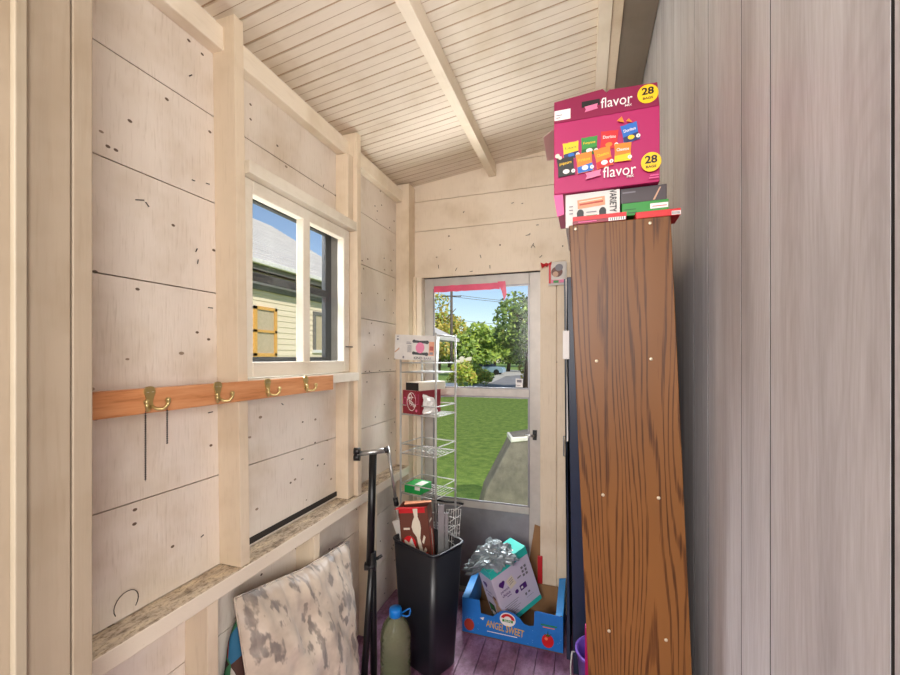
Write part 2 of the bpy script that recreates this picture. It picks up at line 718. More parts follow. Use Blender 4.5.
def plank(y0, y1, z0, z1):
    if y1 - y0 > .02 and z1 - z0 > .01:
        b.box(XL - .02, XL, y0, y1, z0 + .0018, z1 - .0018, M_wall)


for z0, z1 in zip(rows[:-1], rows[1:]):
    if z1 <= WZ0 or z0 >= WZ1:
        plank(Y0 - .1, 2.5, z0, z1)
    else:
        plank(Y0 - .1, WY0, z0, z1)
        plank(WY1, 2.5, z0, z1)
        if z0 < WZ0:
            plank(WY0, WY1, z0, WZ0)
        if z1 > WZ1:
            plank(WY0, WY1, WZ1, z1)
for y0, y1, z0, z1 in ((Y0 - .1, WY0, 0, 2.66), (WY1, 2.6, 0, 2.66), (WY0, WY1, 0, WZ0), (WY0, WY1, WZ1, 2.66)):
    b.box(XL - .09, XL - .022, y0, y1, z0, z1, M_dark)
# bent nails and staples left in the planks
for (y, z, l, a) in ((.78, 1.93, .022, .3), (.80, 1.925, .014, 2.4), (1.0, 1.66, .016, 0), (.95, 1.835, .012, 1.2), (.955, 1.80, .014, 1.5), (.99, 2.06, .012, .1),
                     (.94, 2.05, .01, 0), (.93, 2.37, .012, .8), (1.0, 1.32, .016, .1), (1.33, 1.31, .012, 2.6), (1.45, 1.06, .012, 0), (.97, .93, .01, .5),
                     (1.92, 2.24, .008, 1), (2.2, 2.1, .01, .2), (1.98, 1.42, .012, .2), (2.14, 1.42, .012, .1), (2.28, 1.42, .01, .1), (1.6, 2.30, .012, 1.2)):
    c = Vector((XL + .002, y, z))
    dv = Vector((.12, math.cos(a), math.sin(a))) * l
    b.tube([c - dv * .5, c + dv * .5], .0016, M_dark, 5)
struct(b.build('wall_left', org=(XL, 0, 0)))

# back wall: planks round the door opening
DX0, DX1, DZ1 = -1.02, -.243, 2.018
b = MB()
rows = [0, .29, .58, .88, 1.18, 1.47, 1.76, 2.018, 2.325, 2.52, 2.70, 2.92]
for z0, z1 in zip(rows[:-1], rows[1:]):
    segs = [(XL - .02, XR + .02)] if z0 >= DZ1 else [(XL - .02, DX0), (DX1, XR + .02)]
    for x0, x1 in segs:
        b.box(x0, x1, YB, YB + .02, z0 + .0015, z1 - .0015, M_wallb)
b.box(XL - .09, DX0, YB + .021, YB + .07, 0, 2.92, M_dark)
b.box(DX1, XR + .1, YB + .021, YB + .07, 0, 2.92, M_dark)
b.box(DX0, DX1, YB + .021, YB + .07, DZ1, 2.92, M_dark)
for (x, z, l, a) in ((-.30, 2.17, .03, 1.0), (-.29, 2.165, .02, 2.2), (-.27, 2.29, .014, 0), (-.33, 2.235, .02, .1), (-.315, 2.24, .012, 1.4), (-.62, 2.13, .02, 1.9), (-.78, 2.06, .022, 1.0), (-.90, 2.085, .022, 1.6),
                     (-.56, 2.06, .02, 1.6), (-.68, 2.04, .02, 0), (-.82, 2.19, .01, .3), (-.73, 2.42, .012, .9), (-.36, 2.43, .01, 0), (-.42, 2.44, .014, .2), (-.25, 2.10, .02, .7)):
    c = Vector((x, YB - .002, z))
    dv = Vector((math.cos(a), -.1, math.sin(a))) * l
    b.tube([c - dv * .5, c + dv * .5], .0016, M_dark, 5)
struct(b.build('wall_back', org=(0, YB, 0)))

# right wall: grey wood-look panelling
b = MB()
gy = [.342, .439, .676, .786, .976, 1.09, 1.33, 1.52, 1.62, 1.86, 1.97, 2.16, 2.40, 2.5]
for y0, y1 in zip(gy[:-1], gy[1:]):
    g = .0030 if abs(y0 - .439) < .01 else .0018
    b.box(XR, XR + .012, y0 + g, y1 - .0020, 0, 3.0, M_panel)
    b.box(XR + .0003, XR + .01, y0 - .0020, y0 + g, 0, 3.0, M_slot)
b.box(XR + .0121, XR + .08, .342, 2.53, 0, 3.05, M_dark)
struct(b.build('wall_right', org=(XR, 0, 0)))

# ceiling: beaded boards laid across, rising to the right
b = MB()
y = .30
pit = .0837
sl = .122
while y < 2.56:
    for o0, o1 in ((.0016, .0400), (.0425, .0815)):
        v = []
        for z in (0, .014):
            for (xx, yy) in ((XL - .15, y + o0), (XR + .06, y + o0), (XR + .06, y + o1), (XL - .15, y + o1)):
                v.append((xx, yy, zc(xx) + z))
        b.hexa(v, M_ceil)
    xa, xb = XL - .15, XR + .06
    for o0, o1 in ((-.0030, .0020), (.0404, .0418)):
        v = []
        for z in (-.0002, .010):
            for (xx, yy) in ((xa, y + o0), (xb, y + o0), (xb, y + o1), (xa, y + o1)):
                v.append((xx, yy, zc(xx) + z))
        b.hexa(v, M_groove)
    for o0 in (.0045,):
        b.tube([(xa, y + o0, zc(xa) + .001), (xb, y + o0, zc(xb) + .001)], .0024, M_ceil, 6)
    y += pit
v = []
for z in (.0142, .06):
    for xx, yy in ((XL - .25, .3), (XR + .1, .3), (XR + .1, 2.7), (XL - .25, 2.7)):
        v.append((xx, yy, zc(xx) + z))
b.hexa(v, M_dark)
struct(b.build('ceiling', org=(0, 0, 2.6)))

# timbers fixed to the room
ntrim = [0]


def trim(b, label, bevel=.002, org=None):
    ntrim[0] += 1
    return struct(b.build('trim_%d' % ntrim[0], bevel=bevel, org=org), label, 'timber')


def stud(y0, y1, z0, z1, label, lean=0.0, xf=XF, mat=None):
    b = MB()
    mat = mat or M_stud
    v = [(XL, y0, z0), (xf, y0, z0), (xf, y1, z0), (XL, y1, z0), (XL, y0 - lean, z1), (xf, y0 - lean, z1), (xf, y1 - lean, z1), (XL, y1 - lean, z1)]
    b.hexa(v, mat)
    return trim(b, label)


stud(1.036, 1.074, .81, 2.60, 'cream wall stud left of the window', .028)
stud(1.755, 1.79, .81, 2.61, 'cream wall stud right of the window', .01)
stud(1.70, 1.752, 2.165, 2.49, 'short cripple stud above the window, right end', 0, -1.088)
stud(1.70, 1.752, .81, 1.385, 'short stud under the right end of the window sill', 0, -1.088)
stud(2.365, 2.458, 0, 2.61, 'corner post in the far left corner')
stud(.913, .951, 0, .756, 'short stud under the ledge nearest the doorway')
stud(1.412, 1.45, 0, .756, 'short stud under the ledge behind the pillow')
stud(1.91, 1.948, 0, .756, 'short stud under the ledge behind the black bin')

b = MB()
b.box(XL, -1.063, Y0 - .05, 2.362, .758, .808, M_ledge)
trim(b, 'dirty painted ledge rail along the left wall', .003, (0, 0, 0))
b = MB()
b.box(XL, -1.113, Y0 - .1, 2.363, 2.494, 2.570, M_beam)
trim(b, 'top plate beam along the left wall under the ceiling', .003, (0, 0, 0))
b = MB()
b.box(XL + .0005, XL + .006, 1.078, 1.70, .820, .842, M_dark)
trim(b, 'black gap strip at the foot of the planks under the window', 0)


def slope_beam(x0, x1, z0, y0, y1, mat, label, top=None):
    b = MB()
    v = [(x0, y0, z0), (x1, y0, z0), (x1, y1, z0), (x0, y1, z0), (x0, y0, zc(x0)), (x1, y0, zc(x1)), (x1, y1, zc(x1)), (x0, y1, zc(x0))]
    b.hexa(v, mat)
    return trim(b, label, .0015, (0, 0, 0))


slope_beam(-.567, -.523, 2.618, .3, YB, M_beam, 'ceiling joist running down the middle of the ceiling')
slope_beam(.045, .091, 2.715, .3, YB, M_beam, 'pale ceiling joist beside the grey panelling')
slope_beam(.092, .128, 2.722, .3, YB, M_stud, 'narrow ceiling board beside the pale joist')
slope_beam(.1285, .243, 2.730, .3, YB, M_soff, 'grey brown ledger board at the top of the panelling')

# doorway through which the photo is taken: jamb boards on the left
XJ = -.80
b = MB()
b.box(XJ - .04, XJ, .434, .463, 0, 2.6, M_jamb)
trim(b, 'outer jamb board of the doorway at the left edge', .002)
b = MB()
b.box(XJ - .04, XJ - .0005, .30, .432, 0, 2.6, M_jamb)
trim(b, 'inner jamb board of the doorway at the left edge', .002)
b = MB()
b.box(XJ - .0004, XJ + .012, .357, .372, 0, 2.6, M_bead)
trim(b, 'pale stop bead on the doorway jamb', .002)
b = MB()
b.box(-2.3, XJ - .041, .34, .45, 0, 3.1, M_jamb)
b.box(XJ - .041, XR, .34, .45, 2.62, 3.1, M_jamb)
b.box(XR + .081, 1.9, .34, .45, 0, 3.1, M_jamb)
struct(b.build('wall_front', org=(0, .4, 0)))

# the house room behind the photographer
b = MB()
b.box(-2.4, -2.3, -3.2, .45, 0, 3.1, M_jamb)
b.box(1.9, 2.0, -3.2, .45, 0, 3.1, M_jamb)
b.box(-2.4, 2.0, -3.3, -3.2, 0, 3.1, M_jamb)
b.box(-2.4, 2.0, -3.3, .45, 3.1, 3.2, M_ceil)
struct(b.build('wall_house', org=(0, -1.5, 0)))
b = MB()
b.box(XR + .085, XR + .2, .46, 2.75, 0, 5.2, M_siding)  # unseen tall thin wall added to throw shade on the near lawn
struct(b.build('wall_shade_caster', org=(.4, 1.5, 0)))

# ------------------------------------------------------------------ window
win = set_thing('window_1', (XL, 1.4, WZ0), 'two pane white sash window in the left wall', 'window')
b = MB()
b.box(XL, -1.070, 1.076, 1.753, 2.122, 2.166, M_trimw)
b.build('head_casing', win, .003)
b = MB()
b.box(XL - .02, -1.058, 1.076, 1.753, 1.384, 1.424, M_trimw)
b.build('sill', win, .003)
b = MB()
sx0, sx1 = -1.142, -1.104
for y0, y1, z0, z1 in ((1.079, 1.125, 1.428, 2.12), (1.690, 1.736, 1.428, 2.12), (1.393, 1.436, 1.48, 2.075), (1.125, 1.690, 1.428, 1.482), (1.125, 1.690, 2.072, 2.12)):
    b.box(sx0, sx1, y0, y1, z0, z1, M_trimw)
b.build('sash_frame', win, .004)
for y0, y1 in ((1.122, 1.396), (1.433, 1.693)):
    b = MB()
    b.box(-1.127, -1.124, y0, y1, 1.478, 2.076, M_glass)
    b.build('pane', win)
b = MB()
b.box(XL - .1, XL - .001, 1.06, 1.0785, WZ0 - .02, WZ1 + .02, M_jambgrey)
b.box(XL - .1, XL - .001, 1.7365, 1.755, WZ0 - .02, WZ1 + .02, M_jambgrey)
b.box(XL - .1, XL - .001, 1.0785, 1.7365, WZ1, WZ1 + .02, M_jambgrey)
b.box(XL - .1, XL - .001, 1.0785, 1.7365, WZ0 - .02, WZ0, M_jambgrey)
b.build('outer_jamb', win)
b = MB()
for y0, y1, z0, z1 in ((1.079, 1.10, WZ0, WZ1), (1.690, 1.736, WZ0, WZ1), (1.10, 1.69, WZ0, 1.50), (1.10, 1.69, 2.10, WZ1)):
    b.box(XL - .075, XL - .05, y0, y1, z0, z1, M_storm)
b.box(XL - .085, XL - .045, 1.10, 1.69, 1.792, 1.826, M_storm)
sw = b.build('storm_frame', win, .003)
b = MB()
b.box(XL - .07, XL - .067, 1.10, 1.69, 1.50, 1.792, M_glass)
b.build('lower_pane', sw)
b = MB()
b.box(XL - .062, XL - .059, 1.10, 1.69, 1.826, 2.10, M_glass)
b.build('upper_pane', sw)
b = MB()
b.tube([(-1.102, 1.70, 1.55), (-1.096, 1.72, 1.55), (-1.096, 1.75, 1.55)], .003, M_storm, 6)
b.build('latch', win)

# ------------------------------------------------------------------ storm door
DY = 2.50
door = set_thing('door_1', (-.63, DY, 0), 'pale aluminium storm door with two glass panes in the back wall', 'door')
dx0, dx1 = -1.012, -.252
b = MB()
b.box(dx0, dx0 + .062, DY, DY + .03, .02, 2.018, M_alu)
b.box(dx1 - .072, dx1, DY, DY + .03, .02, 2.018, M_alu)
b.box(dx0 + .062, dx1 - .072, DY, DY + .03, 1.948, 2.018, M_alu)
b.box(dx0 + .062, dx1 - .072, DY - .004, DY + .03, 1.252, 1.300, M_alu)
b.box(dx0 + .062, dx1 - .072, DY - .004, DY + .03, .535, .578, M_alu)
b.build('frame', door, .003)
b = MB()
b.box(dx0 + .06, dx1 - .07, DY + .012, DY + .015, 1.298, 1.95, M_glass)
b.build('upper_pane', door)
b = MB()
b.box(dx0 + .06, dx1 - .07, DY + .012, DY + .015, .576, 1.254, M_screen)
b.build('lower_pane', door)
b = MB()
b.box(dx0 + .061, dx1 - .071, DY + .006, DY + .02, .02, .536, M_alud)
b.build('kick_panel', door, .002)
b = MB()
for x0, x1, z0, z1 in ((dx0 + .058, dx0 + .070, .578, 1.948), (dx1 - .080, dx1 - .068, .578, 1.948), (dx0 + .07, dx1 - .08, 1.938, 1.95), (dx0 + .07, dx1 - .08, .577, .588), (dx0 + .07, dx1 - .08, 1.243, 1.253), (dx0 + .07, dx1 - .08, 1.299, 1.309)):
    b.box(x0, x1, DY - .003, DY + .004, z0, z1, M_alud)
b.build('glazing_bead', door, .001)
b = MB()
hz = 1.025
b.box(dx1 - .050, dx1 - .026, DY - .012, DY + .002, hz - .03, hz + .03, M_black)
b.tube([(dx1 - .038, DY - .01, hz), (dx1 - .038, DY - .045, hz)], .007, M_black, 10)
b.tube([(dx1 - .038, DY - .042, hz), (dx1 - .09, DY - .042, hz + .002)], [.008, .006], M_silver, 10)
b.build('latch_handle', door)
b = MB()
b.tube([(-.97, DY - .012, .565), (-.87, DY - .014, .558), (-.8, DY - .012, .562), (-.74, DY - .012, .556)], .007, M_black, 8)
b.build('closer_strap', door)
# strip of pink tape along the head of the upper pane
b = MB()
n = 14
vs, fs = [], []
for i in range(n + 1):
    x = -.945 + .44 * i / n
    w = .012 * noise.noise(Vector((i * .9, 0, 0)))
    vs += [(x, DY - .006 + w * .2, 1.965 + w * .4), (x, DY - .007, 1.925 + w * .5)]
for i in range(n):
    fs.append((2 * i, 2 * i + 2, 2 * i + 3, 2 * i + 1))
b.add(vs, fs, M_tape)
b.add([(-.52, DY - .008, 1.972), (-.47, DY - .008, 1.972), (-.462, DY - .006, 1.89), (-.478, DY - .006, 1.85), (-.492, DY - .009, 1.91)], [(0, 1, 2, 3, 4)], M_tape)
o = b.build('tape', door, solid=.0015)
o['label'] = 'crumpled pink tape'
b = MB()
b.box(-.408, -.365, DY + .009, DY + .0115, 1.312, 1.365, M_wht)
Art((-.408, DY + .009, 1.312), (1, 0, 0), (0, 0, 1), b).rect(.006, .03, .037, .047, M_greyp).rect(.006, .008, .03, .013, M_greyp)
b.build('sticker', door)

# door casing boards
b = MB()
b.box(-1.066, -1.046, 2.425, YB, 0, 2.02, M_stud)
b.box(-1.046, -1.012, 2.44, DY + .03, 0, 2.02, M_beam)
trim(b, 'narrow casing board left of the storm door')
b = MB()
b.box(-.2515, -.160, 2.442, YB, 0, 2.05, M_stud)
b.box(-.2515, -.2425, YB, DY + .03, 0, 2.03, M_stud)
trim(b, 'wide casing board right of the storm door')
b = MB()
b.box(-.153, -.06, 2.438, YB, 0, 2.05, M_stud)
trim(b, 'second casing board right of the storm door, beside the dark slot')
b = MB()
b.box(-1.012, -.2515, 2.47, DY + .06, 0, .018, M_alud)
trim(b, 'metal threshold under the storm door')

# ================================================================== LEFT WALL THINGS
rail = thing('hook_rail', 'orange varnished board with four brass coat hooks on the left wall', 'coat rack', (-1.055, 1.0, 1.36))
b = MB()
b.box(XF + .001, -1.043, .60, 1.513, 1.358, 1.421, M_pine)
b.build('board', rail, .002)
hook_me = None


def hook_mb(y):
    b = MB()
    X = -1.043
    # plate: pear shaped
    poly = [(0, .028), (.008, .027), (.013, .021), (.014, .012), (.010, .002), (.007, -.010), (.008, -.020), (.004, -.027), (-.004, -.027), (-.008, -.020), (-.007, -.010), (-.010, .002), (-.014, .012), (-.013, .021), (-.008, .027)]
    b.prism(poly, (X, y, 1.398), (0, 1, 0), (0, 0, 1), (.004, 0, 0), M_brass)
    for s in (-1, 1):
        pts = [(X + .004, y + s * .002, 1.376), (X + .014, y + s * .010, 1.368), (X + .024, y + s * .020, 1.368), (X + .030, y + s * .026, 1.378), (X + .030, y + s * .027, 1.388)]
        b.tube(pts, [.0045, .004, .004, .004, .0055], M_brass, 8)
        b.lathe([(.001, -.005), (.005, -.003), (.0065, .001), (.005, .005), (.001, .0065)], (X + .030, y + s * .027, 1.390), M_brass, 10)
    for s in (-1, 1):
        b.lathe([(.003, 0), (.0025, .0015)], (X + .005, y + s * .006, 1.411), M_screw, 8)
    return b


hk0 = hook_mb(.726).build('hook', rail)
for y in (.925, 1.125, 1.326):
    o = hk0.copy()
    COL.objects.link(o)
    o.parent = rail
    o.location.y += y - .726
for yy, ln, lb in ((.699, .165, 'longer of two black bead chains hanging from the nearest brass hook'), (.753, .085, 'shorter of two black bead chains hanging from the nearest brass hook')):
    b = MB()
    z = 1.362
    x = -1.0165
    while z > 1.362 - ln:
        b.lathe([(.0004, -.0026), (.0022, -.001), (.0022, .001), (.0004, .0026)], (x, yy, z), M_blackm, 6)
        z -= .0055
    b.tube([(x, yy, 1.368), (x, yy, 1.362 - ln)], .0007, M_blackm, 5)
    tag(b.build('bead_chain'), lb, 'chain', 'chains on the hook rail')

b = MB()
pts = []
for i in range(15):
    a = R(-35 + 250 * i / 14)
    pts.append((XL + .008 + .004 * math.sin(a), .742 + .030 * math.cos(a), .848 + .034 * math.sin(a)))
b.tube(pts, .0011, M_dark, 6)
tag(b.build('wire_loop'), 'thin rusty wire loop standing on the dirty ledge against the planks', 'wire')

# ------------------------------------------------------------------ pillow
pw, ph = .63, .68
NX, NZ = 40, 40
b = MB()


def pil(i, j, side):
    u = -1 + 2 * i / NX
    w = -1 + 2 * j / NZ
    ed = max(0, (1 - abs(u) ** 3.5)) ** .6 * max(0, (1 - abs(w) ** 3.0)) ** .6
    pin = 1 - .05 * (1 - abs(u)) * abs(w) ** 3
    pin2 = 1 - .06 * (1 - abs(w)) * abs(u) ** 3
    th = .068 * ed
    wr = .030 * noise.noise(Vector((u * 2.4, w * 2.2, 3))) * ed + .018 * noise.noise(Vector((u * 6 + w * 3, w * 3 - u, 7))) * ed
    gt = max(0, min(1, (w - .35) / .6))
    wr += .013 * math.sin(38 * u + 4 * noise.noise(Vector((u * 3, w * 2, 1)))) * gt * gt * ed ** .4
    edge = max(abs(u), abs(w))
    wr += .010 * math.sin(34 * (u if abs(w) > abs(u) else w)) * max(0, (edge - .65)) * ed * 2.2
    return u * pw / 2 * pin2 * (1 - (.11 if u > 0 else .06) * (1 - w)), w * ph / 2 * pin, side * (th + wr)


verts, faces = [], []
for side in (1, -1):
    for j in range(NZ + 1):
        for i in range(NX + 1):
            verts.append(pil(i, j, side))
n1 = (NX + 1) * (NZ + 1)
for j in range(NZ):
    for i in range(NX):
        a = j * (NX + 1) + i
        faces.append((a, a + 1, a + NX + 2, a + NX + 1))
        faces.append((n1 + a, n1 + a + NX + 1, n1 + a + NX + 2, n1 + a + 1))
# frame: local x -> +Y, local y -> up, local z -> +X; roll 10 deg, lean to the wall
Mp = Matrix.Translation((-.965, 1.265, .385)) @ Matrix.Rotation(R(-14), 4, 'Y') @ Matrix(((0, 0, 1, 0), (1, 0, 0, 0), (0, 1, 0, 0), (0, 0, 0, 1))) @ Matrix.Rotation(R(-8), 4, 'Z')
b.add(verts, faces, M_pillow, True, Mp)
zmin = min(p.z for p in b.v)
for p in b.v:
    p.z += .004 - zmin
pl = thing('pillow', 'beige satin pillow with grey leaf print propped under the ledge', 'pillow', (-.9, 1.28, 0))
b.build('cover', pl)
b = MB()
pts = []
for k in range(4):
    for t in range(NX):
        i, j = [(t, 0), (NX, t), (NX - t, NZ), (0, NX - t)][k]
        q = pil(i, j, 1)
        pts.append(Mp @ Vector((q[0], q[1], 0)) + Vector((0, 0, .004 - zmin)))
b.tube(pts, .0035, M_pillow, 6, True)
b.build('piping', pl)

# cloth bundle behind it
b = MB()
verts, faces = [], []
NU, NV = 28, 26
for j in range(NV + 1):
    t = j / NV
    z = .012 + .63 * t
    rad = (.062 * (1 - t ** 5) + .004) * (1 + .1 * math.sin(7 * t))
    for i in range(NU):
        a = 2 * math.pi * i / NU
        k = 1 + .16 * noise.noise(Vector((math.cos(a) * 1.6, math.sin(a) * 1.6, z * 9)))
        verts.append((-1.085 + .8 * rad * k * math.cos(a), 1.045 + 1.1 * rad * k * math.sin(a), z))
for j in range(NV):
    for i in range(NU):
        faces.append((j * NU + i, j * NU + (i + 1) % NU, (j + 1) * NU + (i + 1) % NU, (j + 1) * NU + i))
faces += [list(range(NU - 1, -1, -1)), list(range(NV * NU, NV * NU + NU))]
b.add(verts, faces, M_cloth, True)
tag(b.build('cloth_bundle'), 'colourful crumpled cloth bundle squeezed behind the left side of the pillow', 'cloth')

# ------------------------------------------------------------------ black folding stand
st = thing('folding_stand', 'black folded metal stand with a T handle beside the ledge', 'stand', (-.89, 1.55, 0))
rt = Vector((CS, SN, 0))
top = W(373, 454, 1.75)
jn = W(370, 566, 1.72)
b = MB()
b.tube([top, jn], [.0165, .0165], M_blackm, 14)
b.build('upper_tube', st)
b = MB()
ba, bb = top - rt * .068, top + rt * .052 + Vector((0, .02, .012))
b.tube([ba, bb], .0115, M_silver, 12)
b.build('handle_bar', st)
for dz, dd in ((.012, 0), (-.014, .0)):
    b = MB()
    q = ba + Vector((0, 0, dz))
    b.tube([q - rt * .014, q + rt * .012], .0155, M_black, 14)
    b.build('rubber_grip', st)
b = MB()
b.tube([bb - rt * .012, bb + rt * .006], .013, M_black, 12)
b.build('end_cap', st)
for p2, nm in ((W(362, 700, 1.70), 'leg'), (W(374, 705, 1.76), 'leg')):
    p2.z = .03
    b = MB()
    b.tube([jn + Vector((0, 0, .06)) + (rt * .012 if p2.x > -.9 else -rt * .010), p2], .0145, M_blackm, 12)
    b.build('leg', st)
b = MB()
b.tube([jn - rt * .022, jn + rt * .026], .017, M_black, 12)
b.tube([jn + rt * .028 + Vector((0, 0, .03)), jn + rt * .05 + Vector((0, 0, .045))], .007, M_black, 8)
b.build('clamp_knob', st)
for s in (-1, 1):
    b = MB()
    c = W(368, 700, 1.72)
    b.tube([(c.x - .03 + s * .02, c.y - .11 + s * .0, .016), (c.x + .03 + s * .02, c.y + .05, .016)], .014, M_blackm, 10)
    b.build('foot', st)

# ------------------------------------------------------------------ water jug
jc = W(395.5, 684, 1.85)
jx, jy = jc.x, jc.y
jug = thing('water_jug', 'greenish plastic water jug with a blue cap in front of the black bin', 'jug', (jx, jy, 0))
b = MB()
prof = [(.040, .001), (.064, .006), (.069, .02), (.069, .07)]
for k in range(5):
    z = .075 + k * .026
    prof += [(.066, z), (.069, z + .008), (.069, z + .018)]
prof += [(.0695, .21), (.067, .24), (.058, .275), (.040, .302), (.026, .312), (.024, .322)]
b.lathe(prof, (jx, jy, 0), M_jug, 36)
b.build('bottle', jug)
b = MB()
b.lathe([(.026, .316), (.029, .318), (.029, .345), (.026, .352), (.008, .353)], (jx, jy, 0), M_cap, 28)
b.build('cap', jug)
b = MB()
b.tube([Vector((jx, jy, .326)) + rt * .026, Vector((jx, jy, .345)) + rt * .056, Vector((jx, jy, .348)) + rt * .066, Vector((jx, jy, .338)) + rt * .068, Vector((jx, jy, .318)) + rt * .064, Vector((jx, jy, .312)) + rt * .052, Vector((jx, jy, .318)) + rt * .027], .0035, M_cap, 8)
b.build('carry_handle', jug)
b = MB()
fw = Vector((SN, -CS, 0))
b.tube([Vector((jx, jy, .085)) + fw * .073 - rt * .005, Vector((jx, jy, .06)) + fw * .074 + rt * .006, Vector((jx, jy, .03)) + fw * .074 + rt * .012], [.002, .005, .007], M_wht, 8)
b.tube([Vector((jx, jy, .06)) + fw * .075 + rt * .004, Vector((jx, jy, .042)) + fw * .074 - rt * .016, Vector((jx, jy, .03)) + fw * .072 - rt * .028], [.003, .006, .006], M_wht, 8)
b.build('white_tie', jug)

# ------------------------------------------------------------------ trash bin
BC = Vector((-.738, 1.86, 0))
ba_ = R(-24)
bu, bv = Vector((math.cos(ba_), math.sin(ba_), 0)), Vector((-math.sin(ba_), math.cos(ba_), 0))


def rrect(w, d, r, z, n=6):
    out = []
    for cx, cy, a0 in ((w / 2 - r, d / 2 - r, 0), (-w / 2 + r, d / 2 - r, 90), (-w / 2 + r, -d / 2 + r, 180), (w / 2 - r, -d / 2 + r, 270)):
        for i in range(n + 1):
            a = R(a0 + 90 * i / n)
            out.append(BC + bu * (cx + r * math.cos(a)) + bv * (cy + r * math.sin(a)) + Vector((0, 0, z)))
    return out


def loft(mb, rings, mat, smooth=True, cap0=True, cap1=True):
    n = len(rings[0])
    vs = [p for r_ in rings for p in r_]
    fs = [(i * n + j, i * n + (j + 1) % n, (i + 1) * n + (j + 1) % n, (i + 1) * n + j) for i in range(len(rings) - 1) for j in range(n)]
    if cap0:
        fs.append(list(range(n - 1, -1, -1)))
    if cap1:
        fs.append(list(range((len(rings) - 1) * n, len(rings) * n)))
    return mb.add(vs, fs, mat, smooth)


bn = thing('trash_bin', 'tall black plastic rubbish bin filled with odds and ends', 'bin', BC)
b = MB()
loft(b, [rrect(.22, .165, .03, 0), rrect(.232, .172, .03, .01), rrect(.303, .215, .036, .595), rrect(.294, .206, .033, .595), rrect(.222, .162, .028, .02)], M_bin)
b.build('body', bn)
b = MB()
b.tube(rrect(.305, .217, .037, .596), .0055, M_bin, 8, True)
b.build('rim', bn)
b = MB()
b.tube([BC + bu * x + bv * y + Vector((0, 0, .601)) for x, y in ((.05, .1085), (.115, .1085), (.141, .1), (.1525, .07), (.1525, .0))], .004, M_binrim, 8)
o = b.build('worn_edge', bn)
o['label'] = 'worn pale edge of the rim'

# things in the bin ------------------------------------------------
ca = R(8)
cu, cv = Vector((math.cos(ca), math.sin(ca), 0)), Vector((-math.sin(ca), math.cos(ca), 0))
up = Vector((-.09, -.02, 1)).normalized()
cu = (cu - up * cu.dot(up)).normalized()
cv = up.cross(cu)
co = BC + bu * -.106 + bv * -.055 + Vector((0, 0, .37))


def obox(mb, o, u, v, n, w, h, d, mat):
    """box with front-left-bottom corner o: w along u, h along v, d along n"""
    o, u, v, n = Vector(o), Vector(u), Vector(v), Vector(n)
    p = [o, o + u * w, o + u * w + n * d, o + n * d]
    return mb.hexa([*p, *[q + v * h for q in p]], mat)


ct = thing('frozen_treat_carton', 'brown carton with a white tab and open red edged top standing in the bin', 'carton', co)
b = MB()
cw, chh, cd = .150, .375, .085
for args in ((co, cu, cv, cw, .002), (co + cv * (cd - .002), cu, cv, cw, .002)):
    obox(b, args[0], cu, up, cv, cw, chh, .002, M_cocoa)
obox(b, co, cv, up, cu, cd, chh, .002, M_cocoa)
obox(b, co + cu * (cw - .002), cv, up, cu, cd, chh, .002, M_cocoa)
obox(b, co, cu, up, cv, cw, .002, cd, M_cocoa)
b.build('carton_body', ct)
b = MB()
o1 = co + up * chh
b.add([o1 - cu * .012 - cv * .03 + up * .002, o1 + cu * (cw - .03) - cv * .034 + up * .006, o1 + cu * cw, o1], [(0, 1, 2, 3)], M_red)
b.add([o1 + cu * .01 + cv * cd, o1 + cu * cw + cv * cd, o1 + cu * (cw + .02) + cv * .02 + up * .016, o1 + cu * .03 + cv * .01 + up * .01], [(0, 1, 2, 3)], M_salmon)
b.build('top_flap', ct, solid=.0015)
ar = Art(co, cu, up)
ar.rect(0, 0, .135, .15, M_rust).rect(.0, .345, .135, .375, M_red)
ar.poly([(.072, .375), (.098, .375), (.096, .325), (.105, .30), (.108, .27), (.100, .22), (.112, .14), (.118, .05), (.095, .05), (.094, .14), (.082, .225), (.066, .25), (.06, .275), (.066, .30), (.078, .325)], M_creamc)
ar.rect(.018, .262, .05, .272, M_creamc)
ar.disc(.042, .19, .034, M_red, .042).text('M', .02, .165, .062, .215, M_creamc, .15)
ar.poly([(.03, .16), (.05, .18), (.07, .15), (.066, .12), (.04, .13)], M_creamc)
ar.poly([(.108, .2), (.12, .235), (.128, .225), (.116, .19)], M_creamc).poly([(.108, .15), (.124, .175), (.13, .16), (.113, .13)], M_creamc)
a2 = Art(co + cu * cw, cv, up, ar.mb)
a2.rect(.01, .1, .03, .27, M_rust).rect(.036, .12, .046, .25, M_creamc).rect(.052, .1, .064, .24, M_rust).rect(.012, .29, .06, .30, M_creamc)
ar.mb.build('printed_artwork', ct)

# stubby striped carton leaning out over the rim
p0 = BC + bu * -.137 + bv * .0 + Vector((0, 0, .50))
lu = Vector((.90, -.18, .40)).normalized()
lv = Vector((-.42, .05, .9)).normalized()
lv = (lv - lu * lu.dot(lv)).normalized()
ln = lv.cross(lu) * -1
sb = thing('small_striped_carton', 'small striped carton leaning out over the left rim of the bin', 'carton', p0)
b = MB()
obox(b, p0, lu, lv, ln, .085, .17, .05, M_paper)
b.build('carton_body', sb, .001)
ar = Art(p0, lu, lv)
for k in range(4):
    ar.rect(.005, .02 + k * .028, .05, .034 + k * .028, M_greyp)
ar.rect(.052, .02, .082, .10, M_salmon).rect(.01, .135, .04, .162, M_navyp).poly([(.02, .125), (.028, .165), (.05, .125)], M_blk).rect(.055, .12, .08, .13, M_red)
ar.mb.build('printed_artwork', sb)

